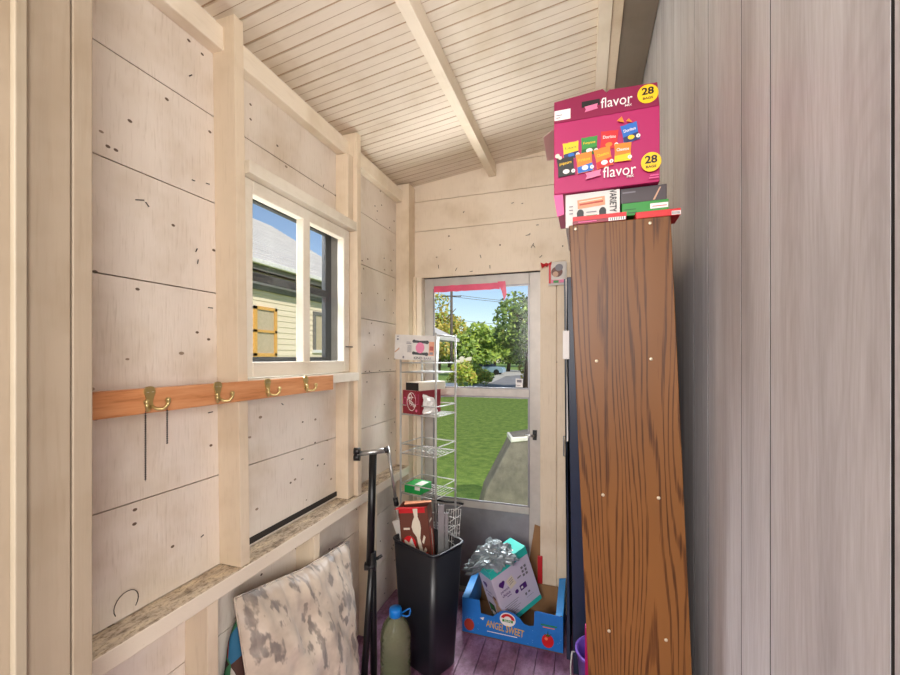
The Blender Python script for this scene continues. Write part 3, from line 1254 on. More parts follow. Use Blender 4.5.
for (px0, py0, w, dpt, lab) in ((438, 505, .030, 1.945, 'taller grey metal channel standing in the bin'), (444.5, 513, .018, 1.955, 'shorter grey metal channel standing in the bin')):
    tp = W(px0, py0, dpt)
    b = MB()
    bt = tp.copy()
    bt.z = .12
    poly = [(0, 0), (w, 0), (w, .016), (w - .002, .016), (w - .002, .002), (.002, .002), (.002, .016), (0, .016)]
    b.prism(poly, bt, rt, Vector((-SN, CS, 0)), (0, 0, tp.z - bt.z), M_greybar)
    tag(b.build('metal_channel', bevel=.0006), lab, 'metal bar', 'metal channels in the bin')

# folded wire grid sticking out of the bin
b = MB()
g0 = W(441, 547, 2.02)
g0.z = .34
gu = Vector((.85, .3, .0))
gv = Vector((.07, .02, 1)).normalized()
for k in range(7):
    b.tube([g0 + gu * (k * .013), g0 + gu * (k * .013) + gv * .40], .0016, M_wire, 6)
for k in range(11):
    b.tube([g0 + gv * (k * .04), g0 + gv * (k * .04) + gu * .078], .0014, M_wire, 6)
for k in range(6):
    q = g0 + gv * (.26 + .022 * k) + Vector((.004, -.006, 0))
    b.tube([q, q + gu * .078 + gv * (.05 if k % 2 else -.05)], .0014, M_wire, 6)
tag(b.build('wire_grid'), 'white folded wire grid poking out of the back of the bin', 'wire grid')

# silver pole leaning in the bin
sp = thing('metal_pole', 'silver metal pole leaning from the bin towards the left wall', 'pole', W(400, 560, 1.98))
pa, pb = W(387.5, 446, 2.10), W(407, 575, 2.10)
b = MB()
b.tube([pa, pa.lerp(pb, .45)], .008, M_silver, 12)
b.build('upper_tube', sp)
b = MB()
b.tube([pa.lerp(pb, .42), pb], .0105, M_silver, 12)
b.build('lower_tube', sp)
b = MB()
b.tube([pa.lerp(pb, .40), pa.lerp(pb, .46)], .013, M_black, 12)
b.build('collar', sp)

# ------------------------------------------------------------------ wire rack
RB = Vector((-.805, 2.154, 0))
ra = R(-12)
ru, rv = Vector((math.cos(ra), math.sin(ra), 0)), Vector((-math.sin(ra), math.cos(ra), 0))
RW, RD = .25, .225
A_, B_, C_, D_ = RB - ru * RW, RB, RB + rv * RD, RB - ru * RW + rv * RD
rk = thing('wire_rack', 'tall white wire rack with open shelves beside the storm door', 'rack', (A_ + C_) / 2)
for p, ht in ((A_, 1.50), (B_, 1.63), (C_, 1.63), (D_, 1.50)):
    b = MB()
    b.tube([p, p + Vector((0, 0, ht))], .0062, M_wire, 10)
    b.lathe([(.0062, 0), (.0075, .004), (.005, .01)], p + Vector((0, 0, ht)), M_wire, 10)
    b.build('post', rk)
for zz in (.22, .45, .686, .925, 1.158, 1.409):
    b = MB()
    for dz in (0, .056):
        up_ = Vector((0, 0, zz + dz))
        b.tube([A_ + up_, B_ + up_, C_ + up_, D_ + up_], .0034, M_wire, 8, True)
    o_ = Vector((0, 0, zz + .003))
    for k in range(1, 12):
        t = k / 12
        b.tube([A_.lerp(B_, t) + o_, D_.lerp(C_, t) + o_], .0015, M_wire, 6)
    for t in (.33, .66):
        b.tube([A_.lerp(D_, t) + o_ - Vector((0, 0, .003)), B_.lerp(C_, t) + o_ - Vector((0, 0, .003))], .0018, M_wire, 6)
    b.build('shelf', rk)
b = MB()
b.tube([B_ + Vector((0, 0, 1.625)), C_ + Vector((0, 0, 1.625))], .005, M_wire, 8)
b.build('top_rail', rk)

# white bar carton on top
ka = R(14)
ku, kv = Vector((math.cos(ka), math.sin(ka), -.045)).normalized(), Vector((-math.sin(ka), math.cos(ka), 0))
kz = ku.cross(kv)
ko = Vector((-1.077, 2.175, 1.487))
kd = thing('snack_bar_carton', 'white snack carton with two black arcs and pink dot on top of the rack', 'carton', ko)
b = MB()
obox(b, ko, ku, kz, kv, .252, .148, .13, M_paper)
b.build('carton_body', kd, .0015)
ar = Art(ko, ku, kz)
for y0, sg in ((.108, -1), (.038, 1)):
    n = 12
    out = [(.108 + .088 * i / n, y0 + .012 + sg * .012 * math.cos((i / n - .5) * math.pi) * -1 * 0 + (.010 if sg > 0 else -.010) * (0 - math.sin(i / n * math.pi)) * -1 * (1 if sg < 0 else -1) * 0) for i in range(n + 1)]
    ar.disc(.115, y0 + .004, .010, M_blk, .010).disc(.192, y0 + .000, .012, M_blk, .011)
    ar.poly([(.112, y0 + .012), (.15, y0 + .008), (.19, y0 + .010), (.19, y0 - .008), (.15, y0 - .006), (.112, y0 - .005)], M_blk)
ar.disc(.152, .074, .026, M_pinkp, .032)
for k in range(5):
    ar.rect(.078 + k * .005, .045, .080 + k * .005, .088, M_greyp)
ar.rect(.205, .03, .236, .112, M_salmon).rect(.209, .06, .232, .085, M_rust).rect(.21, .036, .23, .05, M_greyp)
ar.text('KIND', .118, .006, .168, .021, M_blk).text('BARS', .178, .006, .222, .019, M_greyp)
ar.rect(.050, .008, .060, .022, M_greyp).rect(.07, .096, .1, .1, M_greyp).rect(.07, .104, .095, .107, M_greyp)
ar.rect(.012, .115, .022, .125, M_greyp).rect(.012, .135, .022, .14, M_greyp).poly([(-.0, .045), (.004, .04), (.03, .062), (.028, .072)], M_skin)
ar.mb.build('printed_artwork', kd)

# maroon soda carton, torn open
da = R(-20)
du, dv = Vector((math.cos(da), math.sin(da), 0)), Vector((-math.sin(da), math.cos(da), 0))
uz = Vector((0, 0, 1))
do = Vector((-1.035, 2.205, 1.1645))
dp = thing('soda_carton', 'maroon soda carton with a white torn side on the second shelf of the rack', 'carton', do)
b = MB()
obox(b, do, du, uz, dv, .138, .138, .19, M_maroon)
b.build('carton_body', dp, .002)
ar = Art(do, du, uz)
ar.disc(.072, .073, .036, M_wht, .054).disc(.072, .073, .033, M_maroon, .051)
ar.text('Dr', .05, .086, .088, .118, M_wht, -.4).text('Pepper', .036, .046, .112, .084, M_wht, -.62)
ar.disc(.02, .072, .014, M_pinkl, .026).disc(.02, .072, .011, M_maroon, .023).rect(.106, .06, .128, .062, M_pinkl).rect(.106, .062, .108, .12, M_pinkl).rect(.126, .062, .128, .12, M_pinkl).disc(.112, .022, .008, M_pinkp)
ar.mb.build('printed_artwork', dp)
b = MB()
vs, fs = [], []
NT = 10
for j in range(NT + 1):
    for i in range(NT + 1):
        u_, v_ = i / NT, j / NT
        n_ = noise.noise(Vector((u_ * 5, v_ * 5, 2)))
        wd = .02 + (.13 - .04 * v_) * u_
        vs.append(do + du * (.1405 + .022 * max(0, n_ + .25) + .02 * v_ * (1 - v_) * u_) + dv * wd + uz * (.003 + .118 * v_ * (1 - .25 * u_)))
for j in range(NT):
    for i in range(NT):
        a = j * (NT + 1) + i
        fs.append((a, a + 1, a + NT + 2, a + NT + 1))
b.add(vs, fs, M_wht, False)
o = b.build('torn_flap', dp, solid=.001)
o['label'] = 'white torn inside of the carton side'

# flat box with black end on the soda carton
fo = do + uz * .1385 + du * .03 + dv * -.004
fb = thing('flat_box', 'flat cream box with a black end lying on the maroon soda carton', 'box', fo)
b = MB()
obox(b, fo, du, uz, dv, .104, .047, .245, M_creamc)
b.build('box_body', fb, .0015)
b = MB()
Art(fo, du, uz, b).rect(.001, .001, .103, .046, M_blk)
Art(fo + uz * .047, du, dv, b).rect(.001, .001, .103, .244, M_creamc)
b.build('black_end', fb)

# green carton on the lower shelf
go = A_ + Vector((.025, .0, .69)) + uz * .002
gr = thing('green_carton', 'small green carton on the rack shelf behind the bin', 'carton', go)
b = MB()
obox(b, go, ru, uz, rv, .115, .05, .12, flat('leaf_green_card', (30, 168, 78)))
b.build('carton_body', gr, .0015)
ar = Art(go + uz * .05, ru, rv)
ar.rect(.06, .02, .11, .10, M_wht)
Art(go, ru, uz, ar.mb).rect(.075, .025, .112, .046, M_wht)
ar.mb.build('printed_artwork', gr)

# ================================================================== TRAY BY THE DOOR
TX0, TX1, TY0, TY1 = -.636, -.105, 2.112, 2.425
tr = thing('produce_tray', 'bright blue printed cardboard tomato tray on the floor before the door', 'tray', (-.37, 2.27, 0))
b = MB()
b.box(TX0, TX1, TY0, TY1, .002, .006, M_brown)
b.build('tray_bottom', tr)
L = TX1 - TX0
fp = [(0, .004), (L, .004), (L, .186), (L - .130, .192), (L - .142, .187), (L - .145, .112), (.36, .106), (.335, .112), (.315, .135), (.285, .155), (.25, .163), (.215, .155), (.188, .135), (.17, .118), (.105, .122), (.098, .19), (.0, .19)]
b = MB()
b.prism(fp, (TX0, TY0, 0), (1, 0, 0), (0, 0, 1), (0, .004, 0), M_bluebox)
b.build('front_panel', tr)
b = MB()
b.box(TX0 + .004, TX1 - .004, TY1 - .004, TY1, .006, .165, M_brown)
b.build('back_panel', tr)
for xx, s in ((TX0, 1), (TX1, -1)):
    b = MB()
    ep = [(0.004, .004), (TY1 - TY0, .004), (TY1 - TY0, .225), (.004, .19)]
    b.prism(ep, (xx, TY0, 0), (0, 1, 0), (0, 0, 1), (s * .004, 0, 0), M_bluein)
    ep2 = [(.035, .0), (TY1 - TY0 - .005, .0), (TY1 - TY0 - .005, .034), (.035, .034)]
    # folded top roll of the end panel
    b.add([(xx, TY0 + .006, .19), (xx + s * .036, TY0 + .006, .184), (xx + s * .036, TY1 - .006, .218), (xx, TY1 - .006, .225)], [(0, 1, 2, 3)], M_bluein)
    b.add([(xx + s * .036, TY0 + .006, .184), (xx + s * .036, TY1 - .006, .218), (xx + s * .030, TY1 - .006, .03), (xx + s * .030, TY0 + .006, .02)], [(0, 1, 2, 3)], M_bluein)
    e = b.build('end_panel', tr)
    if s < 0:
        b = MB()
        Art((xx, TY0, 0), (0, 1, 0), (0, 0, 1), b).disc(.17, .14, .03, M_blk, .014)
        b.build('hand_hole', e)
ar = Art((TX0, TY0, 0), (1, 0, 0), (0, 0, 1))
ar.disc(.25, .118, .042, M_wht, .036).disc(.25, .118, .036, M_red, .030, 16, 0, math.pi).disc(.25, .118, .020, M_wht, .017, 16, 0, math.pi).rect(.222, .104, .278, .117, M_green).text('SUN', .232, .1055, .268, .1155, M_wht)
ar.text('ANGEL SWEET', .135, .05, .335, .088, M_gold, -.09)
for cx, cy, r in ((L - .075, .052, .030), (.0, .05, .0)):
    if r:
        ar.disc(cx, cy, r, M_red, r * 1.15).disc(cx - .008, cy + .01, .008, flat('tomato_highlight_print', (240, 120, 90)))
        ar.poly([(cx - .02, cy + .036), (cx - .004, cy + .03), (cx, cy + .055), (cx + .004, cy + .03), (cx + .02, cy + .04), (cx + .006, cy + .022), (cx - .006, cy + .022)], M_greend)
ar.disc(.04, .05, .028, M_rust, .032)
ar.rect(.14, .034, .30, .038, M_wht).rect(L - .11, .128, L - .03, .134, M_green).rect(L - .10, .118, L - .04, .122, M_orange)
random.seed(3)
for k in range(36):
    x_, y_ = random.uniform(.01, L - .01), random.uniform(.01, .1)
    if abs(x_ - (L - .075)) > .04 and not (.12 < x_ < .35):
        ar.rect(x_, y_, x_ + .006, y_ + .0018, M_pblue, random.uniform(0, 3))
ar.poly([(.10, .100), (.125, .108), (.118, .09)], M_wht)
ar.mb.build('printed_artwork', tr)

# diaper carton, tipped in the tray
bo = Vector((-.40, 2.165, .04))
w_ = Vector((.64, .70, .33)).normalized()
h_ = Vector((-.24, -.20, .93))
h_ = (h_ - w_ * w_.dot(h_)).normalized()
n_ = w_.cross(h_)          # towards the viewer
bk = -n_
db = thing('diaper_carton', 'white and teal nappy carton tipped over inside the blue tray', 'carton', bo)
b = MB()
DWd, DHt, DDp = .262, .335, .135
obox(b, bo, w_, h_, bk, DWd, DHt, DDp, M_lav)
b.build('carton_body', db, .002)
ar = Art(bo, w_, h_)
ar.rect(0, 0, DWd, .028, M_teal).rect(0, DHt - .045, DWd, DHt, M_teal)
ar.disc(.045, .232, .013, M_purple).disc(.062, .235, .011, M_purple).poly([(.034, .225), (.07, .228), (.052, .205)], M_purple)
ar.text("parent's", .03, .18, .088, .2, M_purple).text('choice', .034, .158, .088, .176, M_purple).rect(.06, .146, .09, .15, M_purple)
ar.rect(.086, .178, .132, .238, M_creamc, .25)
for k in range(3):
    ar.rect(.094, .2 + k * .012, .124, .203 + k * .012, M_greyp, .25)
ar.rect(.15, .125, .196, .158, M_purple, .04).rect(.157, .134, .17, .146, M_wht).rect(.152, .2, .178, .208, M_greyp, .1).disc(.125, .14, .012, M_purple)
for k in range(6):
    ar.rect(.19 + (k % 2) * .022, .19 + (k // 2) * .022, .204 + (k % 2) * .022, .204 + (k // 2) * .022, M_greyp)
for k in range(6):
    ar.rect(.025, .045 + k * .012, .10 + .012 * (k % 3), .0475 + k * .012, M_greyp)
ar.rect(.168, .085, .18, .1, M_greyp).rect(.19, .09, .204, .1, M_greyp).rect(.17, .07, .22, .072, M_greyp)
a2 = Art(bo + bk * DDp, n_, h_, ar.mb)
a2.rect(0, 0, DDp, .028, M_greend).rect(0, DHt - .045, DDp, DHt, M_teal)
a2.disc(.04, .225, .013, M_purple).disc(.055, .228, .011, M_purple).poly([(.03, .22), (.064, .222), (.047, .2)], M_purple)
a2.text("parent's", .028, .172, .09, .19, M_purple).text('choice', .034, .15, .088, .166, M_purple)
a2.disc(.105, .145, .02, M_skin, .024).disc(.105, .165, .016, M_cocoa, .010).disc(.12, .075, .038, M_skin, .055)
a2.rect(.012, .012, .07, .10, M_blk).rect(.02, .06, .04, .09, M_green).rect(.045, .06, .066, .09, M_greend).rect(.02, .02, .06, .05, M_wht)
a3 = Art(bo + h_ * DHt, w_, bk, ar.mb)
a3.rect(0, 0, DWd, DDp, M_teal).rect(.15, .03, .2, .055, M_wht)
ar.mb.build('printed_artwork', db)

# crumpled grey plastic bag on the carton
bc_ = bo + h_ * (DHt + .03) + w_ * .085 + bk * .075
b = MB()
verts, faces = [], []
NU, NV = 44, 30
for j in range(NV + 1):
    ph_ = math.pi * j / NV
    for i in range(NU):
        a = 2 * math.pi * i / NU
        d = Vector((math.sin(ph_) * math.cos(a), math.sin(ph_) * math.sin(a), math.cos(ph_)))
        k = .95 + .40 * noise.noise(d * 1.7 + Vector((4, 1, 0))) + .55 * abs(noise.noise(d * 3.6)) + .36 * abs(noise.noise(d * 7.5 + Vector((2, 2, 2))))
        p = Vector((d.x * .105 * k, d.y * .07 * k, d.z * .060 * k))
        if d.x < -.1:
            p.z -= (-.1 - d.x) * .13
            p.x -= (-.1 - d.x) * .02
        verts.append(bc_ + p)
for j in range(NV):
    for i in range(NU):
        faces.append((j * NU + i, (j + 1) * NU + i, (j + 1) * NU + (i + 1) % NU, j * NU + (i + 1) % NU))
b.add(verts, faces, M_bag, False)
tag(b.build('plastic_bag'), 'crumpled grey plastic bag slumped on top of the tipped nappy carton', 'bag')

# brown cardboard sheet and a red stick by the door
b = MB()
cc = W(519, 560, 2.50)
b.prism([(0, 0), (.16, 0), (.13, .46), (.07, .475)], (-.36, 2.485, .007), (1, 0, 0), (0, .012, 1), (0, .004, 0), M_brown)
tag(b.build('cardboard_sheet'), 'brown cardboard offcut standing behind the nappy carton against the door', 'cardboard')
b = MB()
b.box(-.266, -.238, 2.428, 2.438, .006, .325, M_redp)
tag(b.build('plastic_strip', bevel=.002), 'red plastic strip standing against the casing right of the door', 'strip')

# ================================================================== BOOKCASE AND WHAT STANDS ON IT
BY0, BY1 = .935, 1.60
BZ = 1.792
BW = .202
LEAN = .0413


def bx(x, z):
    """x across the case at height z: the case has racked over to the left"""
    return -.034 + x + LEAN * (BZ - z)


def rbox(mb, x0, x1, y0, y1, z0, z1, mat):
    v = []
    for z in (z0, z1):
        v += [(bx(x0, z), y0, z), (bx(x1, z), y0, z), (bx(x1, z), y1, z), (bx(x0, z), y1, z)]
    return mb.hexa(v, mat)


bk_ = thing('bookcase', 'tall brown oak laminate bookcase, end panel facing the doorway', 'bookcase', (.1, 1.27, 0))
for y0, y1, nm in ((BY0, BY0 + .018, 'side_panel'), (BY1 - .018, BY1, 'side_panel')):
    b = MB()
    rbox(b, 0, BW, y0, y1, 0, BZ, M_oak)
    b.build(nm, bk_, .0015)
for k, z in enumerate((.06, .40, .74, 1.08, 1.42, BZ - .02)):
    b = MB()
    rbox(b, .004, BW - .006, BY0 + .018, BY1 - .018, z, z + .018, M_oak)
    b.build('shelf', bk_)
b = MB()
rbox(b, BW - .005, BW - .001, BY0 + .018, BY1 - .018, .06, BZ - .002, M_brown)
b.build('back_panel', bk_)
b = MB()
rbox(b, .006, .022, BY0 + .018, BY1 - .018, 0, .058, M_oak)
b.build('plinth', bk_)
for (px_, py_) in ((575.5, 229), (650, 223), (596.5, 361), (651, 359), (603, 495), (658.5, 498), (609, 631), (666, 640)):
    d = None
    k = (px_ - 450) / F
    X = BY0 * (k * CS - SN) / (CS + k * SN)
    d = -X * SN + BY0 * CS
    Z = H - (py_ - 357) / F * d
    b = MB()
    b.lathe([(.0036, 0), (.0034, .0008), (.0018, .0013)], (0, 0, 0), M_screw, 12, Matrix.Translation((X, BY0, Z)) @ Matrix.Rotation(R(90), 4, 'X'))
    b.build('screw', bk_)

TZ = BZ + .001
# flat red boxes lying on the case
b0 = thing('flat_red_box', 'flat red box with a barcode lying at the front left of the bookcase top', 'box', (.03, .945, TZ))
b = MB()
b.box(-.026, .084, .937, .9545, TZ, TZ + .017, M_maroon)
b.build('box_body', b0, .001)
ar = Art((-.026, .937, TZ), (1, 0, 0), (0, 0, 1))
ar.rect(0, .008, .11, .017, M_red).rect(.074, .001, .108, .008, M_wht)
for k in range(8):
    ar.rect(.078 + k * .0036, .0015, .0795 + k * .0036, .0075, M_blk)
ar.rect(.012, .003, .05, .005, M_pinkl)
ar.mb.build('printed_artwork', b0)
b0 = thing('flat_red_box', 'flat red box with a white barcode end jutting towards the grey panelling', 'box', (.16, .96, TZ))
b = MB()
b.box(.102, .187, .938, 1.0, TZ, TZ + .014, M_red)
b.build('box_body', b0, .001)
ar = Art((.102, .938, TZ), (1, 0, 0), (0, 0, 1))
ar.rect(.068, .001, .0845, .009, M_wht)
for k in range(7):
    ar.rect(.069 + k * .0021, .0018, .0701 + k * .0021, .008, M_blk)
ar.mb.build('printed_artwork', b0)

b0 = thing('variety_carton', 'white carton with two black shapes under the magenta carton', 'carton', (.016, 1.02, TZ))
b = MB()
b.box(-.042, .0725, .956, 1.16, TZ, 1.8685, M_paper)
b.build('carton_body', b0, .001)
ar = Art((-.042, .956, TZ), (1, 0, 0), (0, 0, 1))
ar.rect(.026, .042, .084, .062, M_salmon, .06).rect(.03, .049, .08, .053, M_rust, .06).rect(.03, .056, .078, .058, M_creamc, .06)
for x_ in (.032, .079):
    ar.disc(x_, .030, .0075, M_blk, .009).rect(x_ - .0072, .004, x_ + .0072, .030, M_blk)
ar.rect(.045, .022, .068, .024, M_green).rect(.045, .030, .066, .032, M_greyp)
ar.text('VARIETY', .0755, .0435, .1255, .0575, M_blk, -math.pi / 2)
for k in range(3):
    ar.rect(.008, .03 + k * .008, .016, .032 + k * .008, M_greyp)
ar.mb.build('printed_artwork', b0)

b0 = thing('green_snack_box', 'flat green box between the white carton and the panelling on the bookcase', 'box', (.12, 1.03, TZ))
b = MB()
b.box(.0765, .168, .957, 1.16, TZ + .0145, 1.835, M_green)
b.build('box_body', b0, .001)
ar = Art((.0765, .957, TZ + .0145), (1, 0, 0), (0, 0, 1))
ar.rect(.056, .010, .0905, .021, M_wht).rect(.06, .014, .088, .0155, M_red).rect(.004, .012, .028, .014, M_greend).rect(.012, .004, .03, .007, M_greend)
ar.mb.build('printed_artwork', b0)
b0 = thing('dark_grey_box', 'dark grey box stacked on the flat green box', 'box', (.12, 1.03, 1.8355))
b = MB()
b.box(.074, .165, .960, 1.16, 1.8355, 1.8685, plain('charcoal_film_card', (74, 66, 70), .3))
b.build('box_body', b0, .001)
ar = Art((.074, .960, 1.8355), (1, 0, 0), (0, 0, 1))
ar.rect(.004, .022, .03, .025, M_greyp).poly([(.064, .002), (.068, .002), (.08, .028), (.077, .028)], M_skin)
ar.mb.build('printed_artwork', b0)

# big magenta variety carton
FX0, FX1, FY0, FZ0, FZ1 = -.067, .1495, .948, 1.870, 2.031
fl = thing('chip_carton', 'big magenta snack bag carton with its top flap up on the bookcase', 'carton', (.04, 1.07, FZ0))
b = MB()
b.box(FX0, FX1, FY0, 1.21, FZ0, FZ1, M_magenta)
b.build('carton_body', fl, .0015)
b = MB()
th = .002
b.prism([(0, 0), (.216, 0), (.2125, .053), (.118, .057), (.112, .052), (.104, .062), (0, .052)], (FX0, FY0, FZ1), (1, 0, 0), (0, .10, .995), (0, th, 0), M_magd)
b.build('top_flap', fl)
b = MB()
b.prism([(0, 0), (.020, 0), (.023, -.046), (.008, -.050)], (FX0 - .001, FY0 + .004, FZ0), (1, 0, 0), (0, .0, 1), (0, th, 0), M_pinkl)
b.build('hanging_flap', fl)
b = MB()
b.prism([(0, 0), (.15, 0), (.13, .03), (.01, .03)], (FX0 - .002, FY0 + .02, FZ1), (0, 1, 0), (-.9, 0, -.35), (th, 0, 0), M_creamc)
b.build('side_flap', fl)
ar = Art((FX0, FY0, FZ0), (1, 0, 0), (0, 0, 1))
ar.poly([(.008, .070), (.012, .066), (.012, .070)], M_wht)


def chipbag(cx, cy, w, h, rot, cols, word):
    c, q = math.cos(rot), math.sin(rot)

    def T(x, y):
        return (cx + x * c - y * q, cy + x * q + y * c)
    pts = [(-w / 2, -h / 2), (-w / 4, -h / 2 + .0008), (0, -h / 2), (w / 4, -h / 2 + .0008), (w / 2, -h / 2), (w / 2 - .0012, 0), (w / 2, h / 2), (w / 4, h / 2 - .0008), (0, h / 2), (-w / 4, h / 2 - .0008), (-w / 2, h / 2), (-w / 2 + .0012, 0)]
    ar.poly([T(*p) for p in pts], cols[0])
    if cols[1]:
        ar.poly([T(*p) for p in ((-w / 2 + .001, -h / 2 + .001), (w / 2 - .001, -h / 2 + .001), (w / 2 - .001, -h * .08), (-w / 2 + .001, -h * .16))], cols[1])
    x_, y_ = T(0, h * .16)
    ar.text(word, x_ - w * .36, y_ - .0032, x_ + w * .36, y_ + .0034, cols[2], rot)
    x_, y_ = T(0, -h * .26)
    ar.disc(x_, y_, w * .2, cols[3], h * .12)
    x_, y_ = T(w * .42, -h * .3)
    ar.disc(x_, y_, .0042, M_wht).rect(x_ - .0006, y_ - .0022, x_ + .0006, y_ + .0022, M_navyp)


chipbag(.037, .094, .034, .038, .05, (M_yel, M_navyp, M_green, M_blue), 'Lays')
chipbag(.076, .098, .034, .040, .0, (M_green, M_greend, M_yel, M_wht), 'Funyuns')
chipbag(.117, .104, .036, .040, -.06, (M_red, M_red, M_wht, M_orange), 'Doritos')
chipbag(.159, .112, .033, .040, .18, (M_blue, M_navyp, M_wht, M_yel), 'Doritos')
chipbag(.026, .058, .036, .042, .08, (M_blk, M_blk, M_yel, M_wht), 'popcorn')
chipbag(.066, .061, .034, .044, .1, (M_orange, M_blue, M_yel, M_wht), 'Fritos')
chipbag(.105, .066, .034, .044, .18, (M_orange, M_red, M_yel, M_wht), 'Cheetos')
chipbag(.144, .071, .034, .040, -.02, (M_orange, M_yel, M_wht, M_yel), 'Cheetos')
ar.poly([(.132, .140), (.147, .134), (.142, .148)], M_orange).poly([(.15, .136), (.163, .132), (.156, .141)], M_orange)
ar.disc(.008, .083, .005, M_creamc).disc(.014, .078, .004, M_creamc)
ar.text('flavor', .104, .020, .170, .044, M_wht).text('MIX', .152, .0145, .166, .0195, M_wht)
ar.poly([(.068, .022), (.1, .027), (.098, .032), (.1, .040), (.068, .036), (.071, .029)], M_pinkp)
ar.disc(.199, .041, .0195, M_yel, .0205).text('28', .187, .038, .211, .055, M_blk).text('BAGS', .189, .0285, .209, .034, M_blk)
ar.rect(.195, .006, .214, .0085, M_pinkl).rect(.197, .011, .214, .0135, M_pinkl)
a2 = Art((FX0, FY0, FZ1), (1, 0, 0), (0, .10, .995), ar.mb)
a2.rect(.001, .006, .036, .030, M_wht).rect(.005, .011, .014, .013, M_greyp).rect(.005, .017, .018, .019, M_greyp)
a2.rect(.06, .026, .098, .040, M_blk)
a2.poly([(.066, .014), (.094, .018), (.092, .023), (.094, .030), (.066, .027), (.069, .02)], M_pinkp)
a2.text('flavor', .100, .016, .164, .040, M_wht).text('MIX', .149, .010, .163, .0148, M_wht)
a2.disc(.194, .030, .0205, M_yel, .0215).text('28', .182, .028, .206, .045, M_blk).text('BAGS', .184, .0175, .204, .023, M_blk)
ar.mb.build('printed_artwork', fl)

# ------------------------------------------------------------------ navy cabinet behind, card on it, bag on the wall, bucket
nv = thing('tall_cabinet', 'tall dark navy cabinet between the bookcase and the back wall', 'cabinet', (.08, 2.18, 0))


def nbox(mb, x0, x1, y0, y1, z0, z1, mat):
    v = []
    for z in (z0, z1):
        s = .03 * (1.9 - z) / 1.9
        v += [(x0 + s, y0, z), (x1, y0, z), (x1, y1, z), (x0 + s, y1, z)]
    return mb.hexa(v, mat)


b = MB()
nbox(b, -.082, .235, 2.0, 2.36, .0, 1.88, M_navy)
b.build('carcass', nv, .002)
b = MB()
nbox(b, -.094, -.083, 2.0, 2.36, .06, 1.87, M_navy)
dr = b.build('door', nv, .002)
b = MB()
b.tube([(-.10, 2.33, .95), (-.112, 2.33, .95), (-.112, 2.33, 1.06), (-.10, 2.33, 1.06)], .004, M_greybar, 8)
b.build('handle', dr)
b = MB()
nbox(b, -.088, -.0825, 1.992, 1.9995, 1.1, 1.87, M_paper)
b.build('edge_strip', nv)['label'] = 'white edge strip'
b = MB()
b.box(-.100, -.07, 1.9875, 1.9905, 1.49, 1.625, M_wht)
tag(b.build('paper_card', bevel=.001), 'white paper card stuck to the front edge of the navy cabinet', 'card')

cb = thing('candy_pouch', 'red and white plastic pouch hanging on the back wall beside the bookcase', 'pouch', (-.157, 2.425, 1.92))
b = MB()
verts, faces = [], []
N = 12
for side in (1, -1):
    for j in range(N + 1):
        for i in range(N + 1):
            u, w = -1 + 2 * i / N, -1 + 2 * j / N
            t = .011 * (1 - u ** 4) * (1 - w ** 4)
            verts.append((-.152 + u * .052, 2.422 - side * t + .002 * noise.noise(Vector((u * 3, w * 3, side))), 1.985 + w * .068))
n1 = (N + 1) ** 2
for j in range(N):
    for i in range(N):
        a = j * (N + 1) + i
        faces += [(a, a + 1, a + N + 2, a + N + 1), (n1 + a, n1 + a + N + 1, n1 + a + N + 2, n1 + a + 1)]
b.add(verts, faces, M_paper, True)
b.build('pouch_body', cb)
ar = Art((-.204, 2.4095, 1.917), (1, 0, 0), (0, 0, 1))
ar.rect(.004, .01, .016, .12, M_red).rect(.018, .012, .095, .03, M_pinkp).disc(.05, .075, .032, M_cocoa, .03).disc(.062, .10, .022, M_greyp, .02).disc(.042, .062, .016, M_skin).rect(.03, .012, .06, .026, M_green)
ar.mb.build('printed_artwork', cb)
b = MB()
for s in (-1, 1):
    b.add([(-.215, 2.43, 2.04), (-.215 + s * .032, 2.415, 2.055), (-.215 + s * .026, 2.42, 2.02)], [(0, 1, 2)], M_redp)
b.lathe([(.001, -.012), (.011, -.005), (.012, .005), (.001, .012)], (-.215, 2.422, 2.04), M_redp, 10)
b.build('bow', cb, solid=.003)
b = MB()
b.tube([(-.2, 2.43, 2.048), (-.15, 2.425, 2.06), (-.105, 2.43, 2.062)], .0025, M_creamc, 6)
b.build('hanging_cord', cb)

pb = thing('plastic_bucket', 'purple plastic bucket with a wire handle half hidden behind the bookcase', 'bucket', (.066, 1.82, 0))
b = MB()
b.lathe([(.075, .001), (.078, .006), (.100, .245), (.106, .247), (.106, .258), (.097, .258), (.094, .247), (.074, .012), (.004, .012)], (.066, 1.82, 0), M_purpleb, 32)
b.build('pail', pb)
b = MB()
b.tube([(.066 - .104, 1.80, .245), (.066 - .118, 1.79, .25), (.066 - .124, 1.77, .20), (.066 - .118, 1.74, .12), (.066 - .10, 1.725, .09), (.066, 1.705, .07)], .0028, M_wire, 8)
b.build('wire_handle', pb)
b = MB()
b.prism([(0, 0), (.055, 0), (.055, .44), (.0, .45)], (.0, 1.645, .004), (1, 0, 0), (0, 0, 1), (0, .03, 0), M_magenta)
tag(b.build('magenta_folder', bevel=.002), 'magenta folder standing upright just behind the bookcase', 'folder')

# ================================================================== OUTDOORS
GZ = -.5
b = MB()
b.add([(-60, -40, GZ), (60, -40, GZ), (60, 140, GZ), (-60, 140, GZ)], [(0, 1, 2, 3)], M_lawn)
struct(b.build('ground', org=(0, 0, GZ)), 'green lawn outside the storm door', 'lawn')


def gp(px, py, z=GZ):
    d = F * (H - z) / (py - 357)
    return W(px, py, d)


